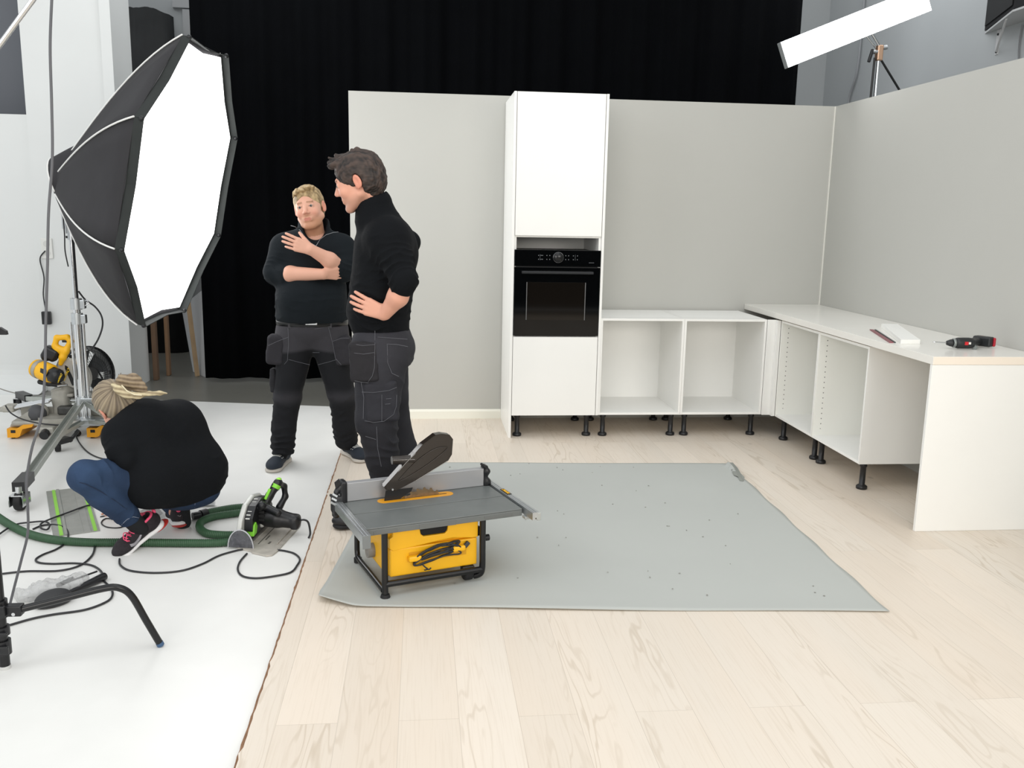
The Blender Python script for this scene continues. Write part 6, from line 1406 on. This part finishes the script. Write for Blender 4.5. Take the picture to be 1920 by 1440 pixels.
p = TB.hit(708, 617, -2.6, .005)-O; b = MB(); b.box((p[0]-.028, p[1]-.006, p[2]-.014), (p[0]+.028, p[1]+.002, p[2]+.014), .004); b.build('belt_loop', MATS['loop_cloth'], B)
BLKSH = mat('black_work_shoe', '#1b1b1e', .5)
sB = (BLKSH, BLKRUB, BLKRUB, None)
shoe('shoe', B, O, (-3.27, -2.415, .0062), (-3.550, -2.455, .0062), sB, s=1.04)
shoe('shoe', B, O, (-3.12, -1.96, .0062), (-3.37, -2.06, .0062), sB, s=1.04)

# ------------------------------------------------------------------ crouching woman
O = np.array([-4.33, -2.45, FZ]); HC = at(217, 762, -2.42); HR = frame((-.42, .66, -.62), (-.60, .20, .75)); hs = .97
F = Field((-4.86, -3.02, -.03), (-3.95, -1.95, .86), .0038)
q = head(F, HC, HR, hs, .95)
pelv = at(345, 905, -2.38); chest = at(283, 808, -2.40); neckb = at(252, 778, -2.42)
F.cone(HC+HR@np.array([0, -.03, -.05]), neckb, .048, .056, .02); F.cone(chest, neckb, .09, .06, .04); F.cone(pelv, chest, .12, .11, .04)
shL = at(222, 818, -2.58); shR = at(325, 790, -2.22); elL = at(232, 858, -2.68); wrL = at(215, 900, -2.52); elR = at(300, 880, -2.05); wrR = at(235, 925, -2.2)
F.cone(shL, shR, .055, .055, .04); F.chain([shL, elL, wrL], [.042, .036, .024], .02); F.chain([shR, elR, wrR], [.042, .036, .024], .02)
hand(F, wrL, (-.3, .5, -.6), (.6, .4, .2), (0, .6, .5), .85); hand(F, wrR, (-.5, -.2, -.6), (-.2, -.8, .2), (-.5, .3, .5), .85)
hipL = at(312, 905, -2.46); knL = at(160, 893, -2.80); anL = np.array(at(252, 978, -2.64)); hipR = at(365, 900, -2.28); knR = at(270, 880, -1.98)
anR = np.array(at(341, 968, -2.34))
F.chain([hipL, knL, anL], [.085, .058, .04], .03); F.chain([hipR, knR, anR], [.085, .058, .04], .03)
P, Q = F.mesh()
W_ = np_mesh('person', P, Q, SKIN, None, tuple(O), skin_colors(P, HC, HR, hs, '#dba48e', '#b8695e', '#8a6f55'))
tag(W_, 'person crouching with back turned, in black jumper, blue jeans and pink-trimmed trainers', 'person')
# hair: cap plus tied-up tail falling over the back
def hair_cap():
    F = Field(HC-.20, HC+.26, .003); qq = lambda x, y, z: HC+HR@(np.array([x, y, z])*hs)
    F.ell(qq(0, -.022, .034), np.array([.086, .108, .098])*hs, HR); F.ell(qq(0, -.05, -.01), np.array([.078, .078, .09])*hs, HR, .02)
    F.ell(qq(0, .125, -.03), np.array([.07, .07, .10])*hs, HR, .01, 's')
    for g in (-1, 1): F.ell(qq(g*.092, -.014, -.010), np.array([.018, .018, .026])*hs, HR, .006, 's')
    P, Q = F.mesh(); N = vnormals(P, Q); L = (P-HC)@HR/hs; tie = np.array([0, -.115, .04])
    d = L-tie; ang = np.arctan2(d[:, 0], d[:, 2]); st = np.sin(ang*34+3*nois(L, 8, 3))*.5+np.sin(ang*13+2)*.5
    P = P+N*(st*.0022)[:, None]; w = np.clip(.5+.45*st+.35*nois(L, 9, 5), 0, 1)[:, None]
    return np_mesh('hair', P, Q, HAIRM, W_, O, lc('#5f5347')*(1-w)+lc('#a5967d')*w)
hc = hair_cap()
def strand(pts, rs, sq, seed, c1, c2, freq=40):
    F = Field(np.min(pts, 0)-.07, np.max(pts, 0)+.07, .0028); F.chain([np.array(p) for p in pts], rs, .012, sq=sq)
    P, Q = F.mesh(); N = vnormals(P, Q); ax = unit(np.array(pts[-1])-np.array(pts[0])); t = (P-pts[0])@ax; s_ = unit(np.cross(ax, sq[0])); u = (P-pts[0])@s_
    st = np.sin(u*freq*PI*2/.1*.12+3*nois(P, 4, seed))*.6+.4*nois(P, 40, seed, (1, 1, 1)); P = P+N*(st*.0022)[:, None]; w = np.clip(.5+.55*st, 0, 1)[:, None]
    return np_mesh('ponytail', P, Q, HAIRM, hc, O, lc(c1)*(1-w)+lc(c2)*w)
S = lambda x, y, Y: np.array(at(x, y, Y))
strand([S(219, 728, -2.47), S(232, 716, -2.49), S(250, 716, -2.50), S(264, 727, -2.50), S(274, 737, -2.50)], [.022, .034, .038, .026, .012], ((0, 1, 0), .6), 3, '#5b4b3b', '#a89579')
strand([S(213, 722, -2.53), S(222, 731, -2.545), S(238, 740, -2.55), S(258, 742, -2.55), S(280, 738, -2.54), S(300, 737, -2.53), S(313, 738, -2.52)], [.012, .018, .020, .014, .010, .009, .004], ((0, 1, 0), .6), 9, '#7d6c52', '#d9cba6')
b = MB(); b.tube([tuple(S(x, y, -2.57)-O) for x, y in ((228, 722), (238, 733), (252, 740), (266, 741))], .003, 6); b.build('blond_strand', mat('blond_strand', '#e3d8b8', .5), hc)
for k, (x, y) in enumerate(((223, 701), (227, 699), (229, 703))):
    b = MB(); b.tube([tuple(S(219+k, 712, -2.49)-O), tuple(S((219+x)/2+1, 707, -2.49)-O), tuple(S(x, y, -2.49)-O)], .0016, 5); b.build('loose_hair', mat('loose_hair_brown', '#6f6252', .6), hc)
# jumper
F = Field((-4.72, -2.92, .02), (-3.92, -1.92, .78), .0048)
fwd = unit((-.62, .55, .4)); bk = unit((.35, -.85, .25))
F.chain([at(338, 912, -2.40), at(330, 880, -2.40), at(300, 825, -2.40), at(272, 792, -2.42)], [.160, .176, .158, .115], .03)
F.cone(at(282, 892, -2.56), at(368, 892, -2.38), .150, .135, .05); F.ell(at(383, 876, -2.34), (.095, .10, .09), k=.05); F.cone(at(330, 800, -2.28), at(372, 875, -2.32), .130, .125, .06); F.cone(at(262, 840, -2.56), at(290, 895, -2.58), .115, .135, .05); F.ell(at(262, 893, -2.60), (.125, .11, .115), k=.05)
F.cone(at(262, 800, -2.50), at(335, 800, -2.28), .110, .118, .05)
F.cone(shL+[.02, 0, 0], shR, .085, .09, .04); F.chain([shL+[.015, 0, 0], at(228, 846, -2.66), at(236, 862, -2.69)], [.078, .062, .048], .04); F.cone(shR, elR, .07, .055, .03); F.cone(neckb+[.02, 0, 0], chest, .06, .11, .03)
F.half(at(320, 941, -2.45), (.10, .05, -1), .015)
F.half(at(320, 946, -2.45), (-.5, .0, -.9), .03) if False else None
ea = ring_folds(at(240, 860, -2.62), (-.4, 0, 1), .09, .007, .030, 3); eb = ring_folds(at(402, 875, -2.35), (.6, 0, 1), .08, .007, .035, 5); ec = ring_folds(at(250, 850, -2.6), (1, 0, .6), .07, .006, .03, 7)
cloth_obj('jumper', F, CLOTH, W_, O, '#131518', .0045, 4, 41, lambda P: ea(P)+eb(P)+ec(P)); JW = F
# jeans
F = Field((-4.92, -3.02, -.02), (-3.92, -1.86, .62), .0045)
F.ell(at(345, 922, -2.40), (.165, .14, .085)); F.ell(at(378, 912, -2.36), (.085, .10, .075), k=.04)
F.chain([hipL, (hipL+knL)/2+[0, 0, .006], knL], [.095, .090, .072], .04); F.chain([knL, knL+(anL-knL)*.35, knL+(anL-knL)*.84], [.070, .070, .056], .02)
F.chain([hipR, knR], [.11, .072], .04); F.chain([knR, knR+(anR-knR)*.82], [.070, .05], .02); F.half((0, 0, FZ+.02), (0, 0, -1))
fk = ring_folds(knL+[.10, .05, .0], (1, 0, .6), .14, .005, .04, 3); fe = ring_folds(knL+(anL-knL)*.8, anL-knL, .08, .004, .03, 5)
def colJ(P):
    n_ = nois(P, 5, 61); d = np.exp(-(np.linalg.norm(P-knL, axis=1)/.16)**2); k = np.clip(.25+n_*.35+d*.55, 0, 1)[:, None]; return lc('#202c41')*(1-k)+lc('#364b69')*k
cloth_obj('jeans', F, DENIM, W_, O, colJ, .003, 6, 51, lambda P: fk(P)+fe(P)); JJ = F
seam = mat('jeans_seam', '#1b2a42', .9)
stitches('jeans_seam', [JJ], [[(142, 903), (160, 907), (190, 922), (215, 938), (238, 955)]], -2.80, W_, O, seam, .0022, .0005)
stitches('stitching', [JJ], [[(228, 984), (238, 974), (250, 969), (260, 971)], [(365, 952), (366, 941), (385, 932), (398, 926)]], -2.62, W_, O, mat('jeans_thread', '#8c93a3', .9), .0012)
SOCK = mat('black_sock', '#15171a', .95)
for a, c, r0, r1 in ((anL+(knL-anL)*.22, anL+[.02, .012, -.035], .043, .040), (anR+[-.002, 0, .05], anR+[.004, 0, -.03], .041, .039)):
    F = Field(np.minimum(a, c)-.08, np.maximum(a, c)+.08, .004); F.cone(a, c, r0, r1); P, Q = F.mesh(); np_mesh('sock', P, Q, SOCK, W_, O)
MESHB = mat('black_trainer_mesh', '#221d22', .8, bump=.35, bscale=350, var=.3, vscale=90); MIDW = mat('white_midsole', '#e9e8e8', .5); PINK = mat('pink_trim', '#f0567c', .6)
sW = (MESHB, MIDW, PINK, PINK)
z0 = FZ+.0015
o1, W1, F1 = shoe('trainer', W_, O, (onz(291, 1019, z0)), (onz(214, 1040, z0)), sW, tilt=.45, s=.97, roll=-.10, side=-1)
o2, W2, F2 = shoe('trainer', W_, O, (onz(342, 1001, z0)), (onz(322, 968, z0)), sW, tilt=.10, s=.88)
# tick mark on the outer side of the near trainer
def swoosh(o, W, sx, y0, z0, k, m):
    top = [(0, .0), (.25, -.10), (.55, -.02), (1.0, .30)]; bot = [(1.0, .30), (.55, -.16), (.22, -.24), (-.02, -.14)]
    pts = [tuple(p) for p in smooth_path([(a, b_, 0) for a, b_ in top], 5)]+[tuple(p) for p in smooth_path([(a, b_, 0) for a, b_ in bot], 5)]
    P = []
    for a, b_, _ in pts:
        y, z = y0-a*k, z0+b_*k
        xs = np.arange(.07, .0, -.0008); vals = (F1 if W is W1 else F2).sample(np.stack([sx*xs, np.full_like(xs, y), np.full_like(xs, z)], 1)); w = np.where(vals < 0)[0]
        x = xs[w[0]] if len(w) else .03; P.append(W(np.array([[sx*(x+.0012), y, z]]))[0]-O)
    b = MB(); n = len(P); c = sum(P)/n; h = n//2
    vs = [tuple(p) for p in P]; fs = []
    for i in range(h-1): fs.append((i, i+1, n-2-i, n-1-i))
    b.add(vs, fs); ob = b.build('tick_mark', m, o); md = ob.modifiers.new('t', 'SOLIDIFY'); md.thickness = .0015; md.offset = 0
for sx in (-1,): swoosh(o1, W1, sx, .062, .052, .10, mat('silver_tick', '#a9a6ad', .35, .3))
b = MB(); pts = [(.008, -.1335, .066), (.004, -.1345, .061), (-.010, -.1335, .067)]; b.tube([tuple(W2(np.array([p]))[0]-O) for p in pts], .0013, 5); b.build('heel_tick', mat('silver_tick', '#a9a6ad'), o2)
for k, (x, y) in enumerate(((-.018, .035), (.006, .05))):
    pts = [(-.02+k*.02, .03, .080), (-.035+k*.03, .05, .098), (-.05+k*.02, .07, .085), (-.042, .055, .068)]
    b = MB(); b.tube([tuple(W1(np.array([p]))[0]-O) for p in smooth_path(pts, 5)], .0022, 6); b.build('lace_loop', PINK, o1)
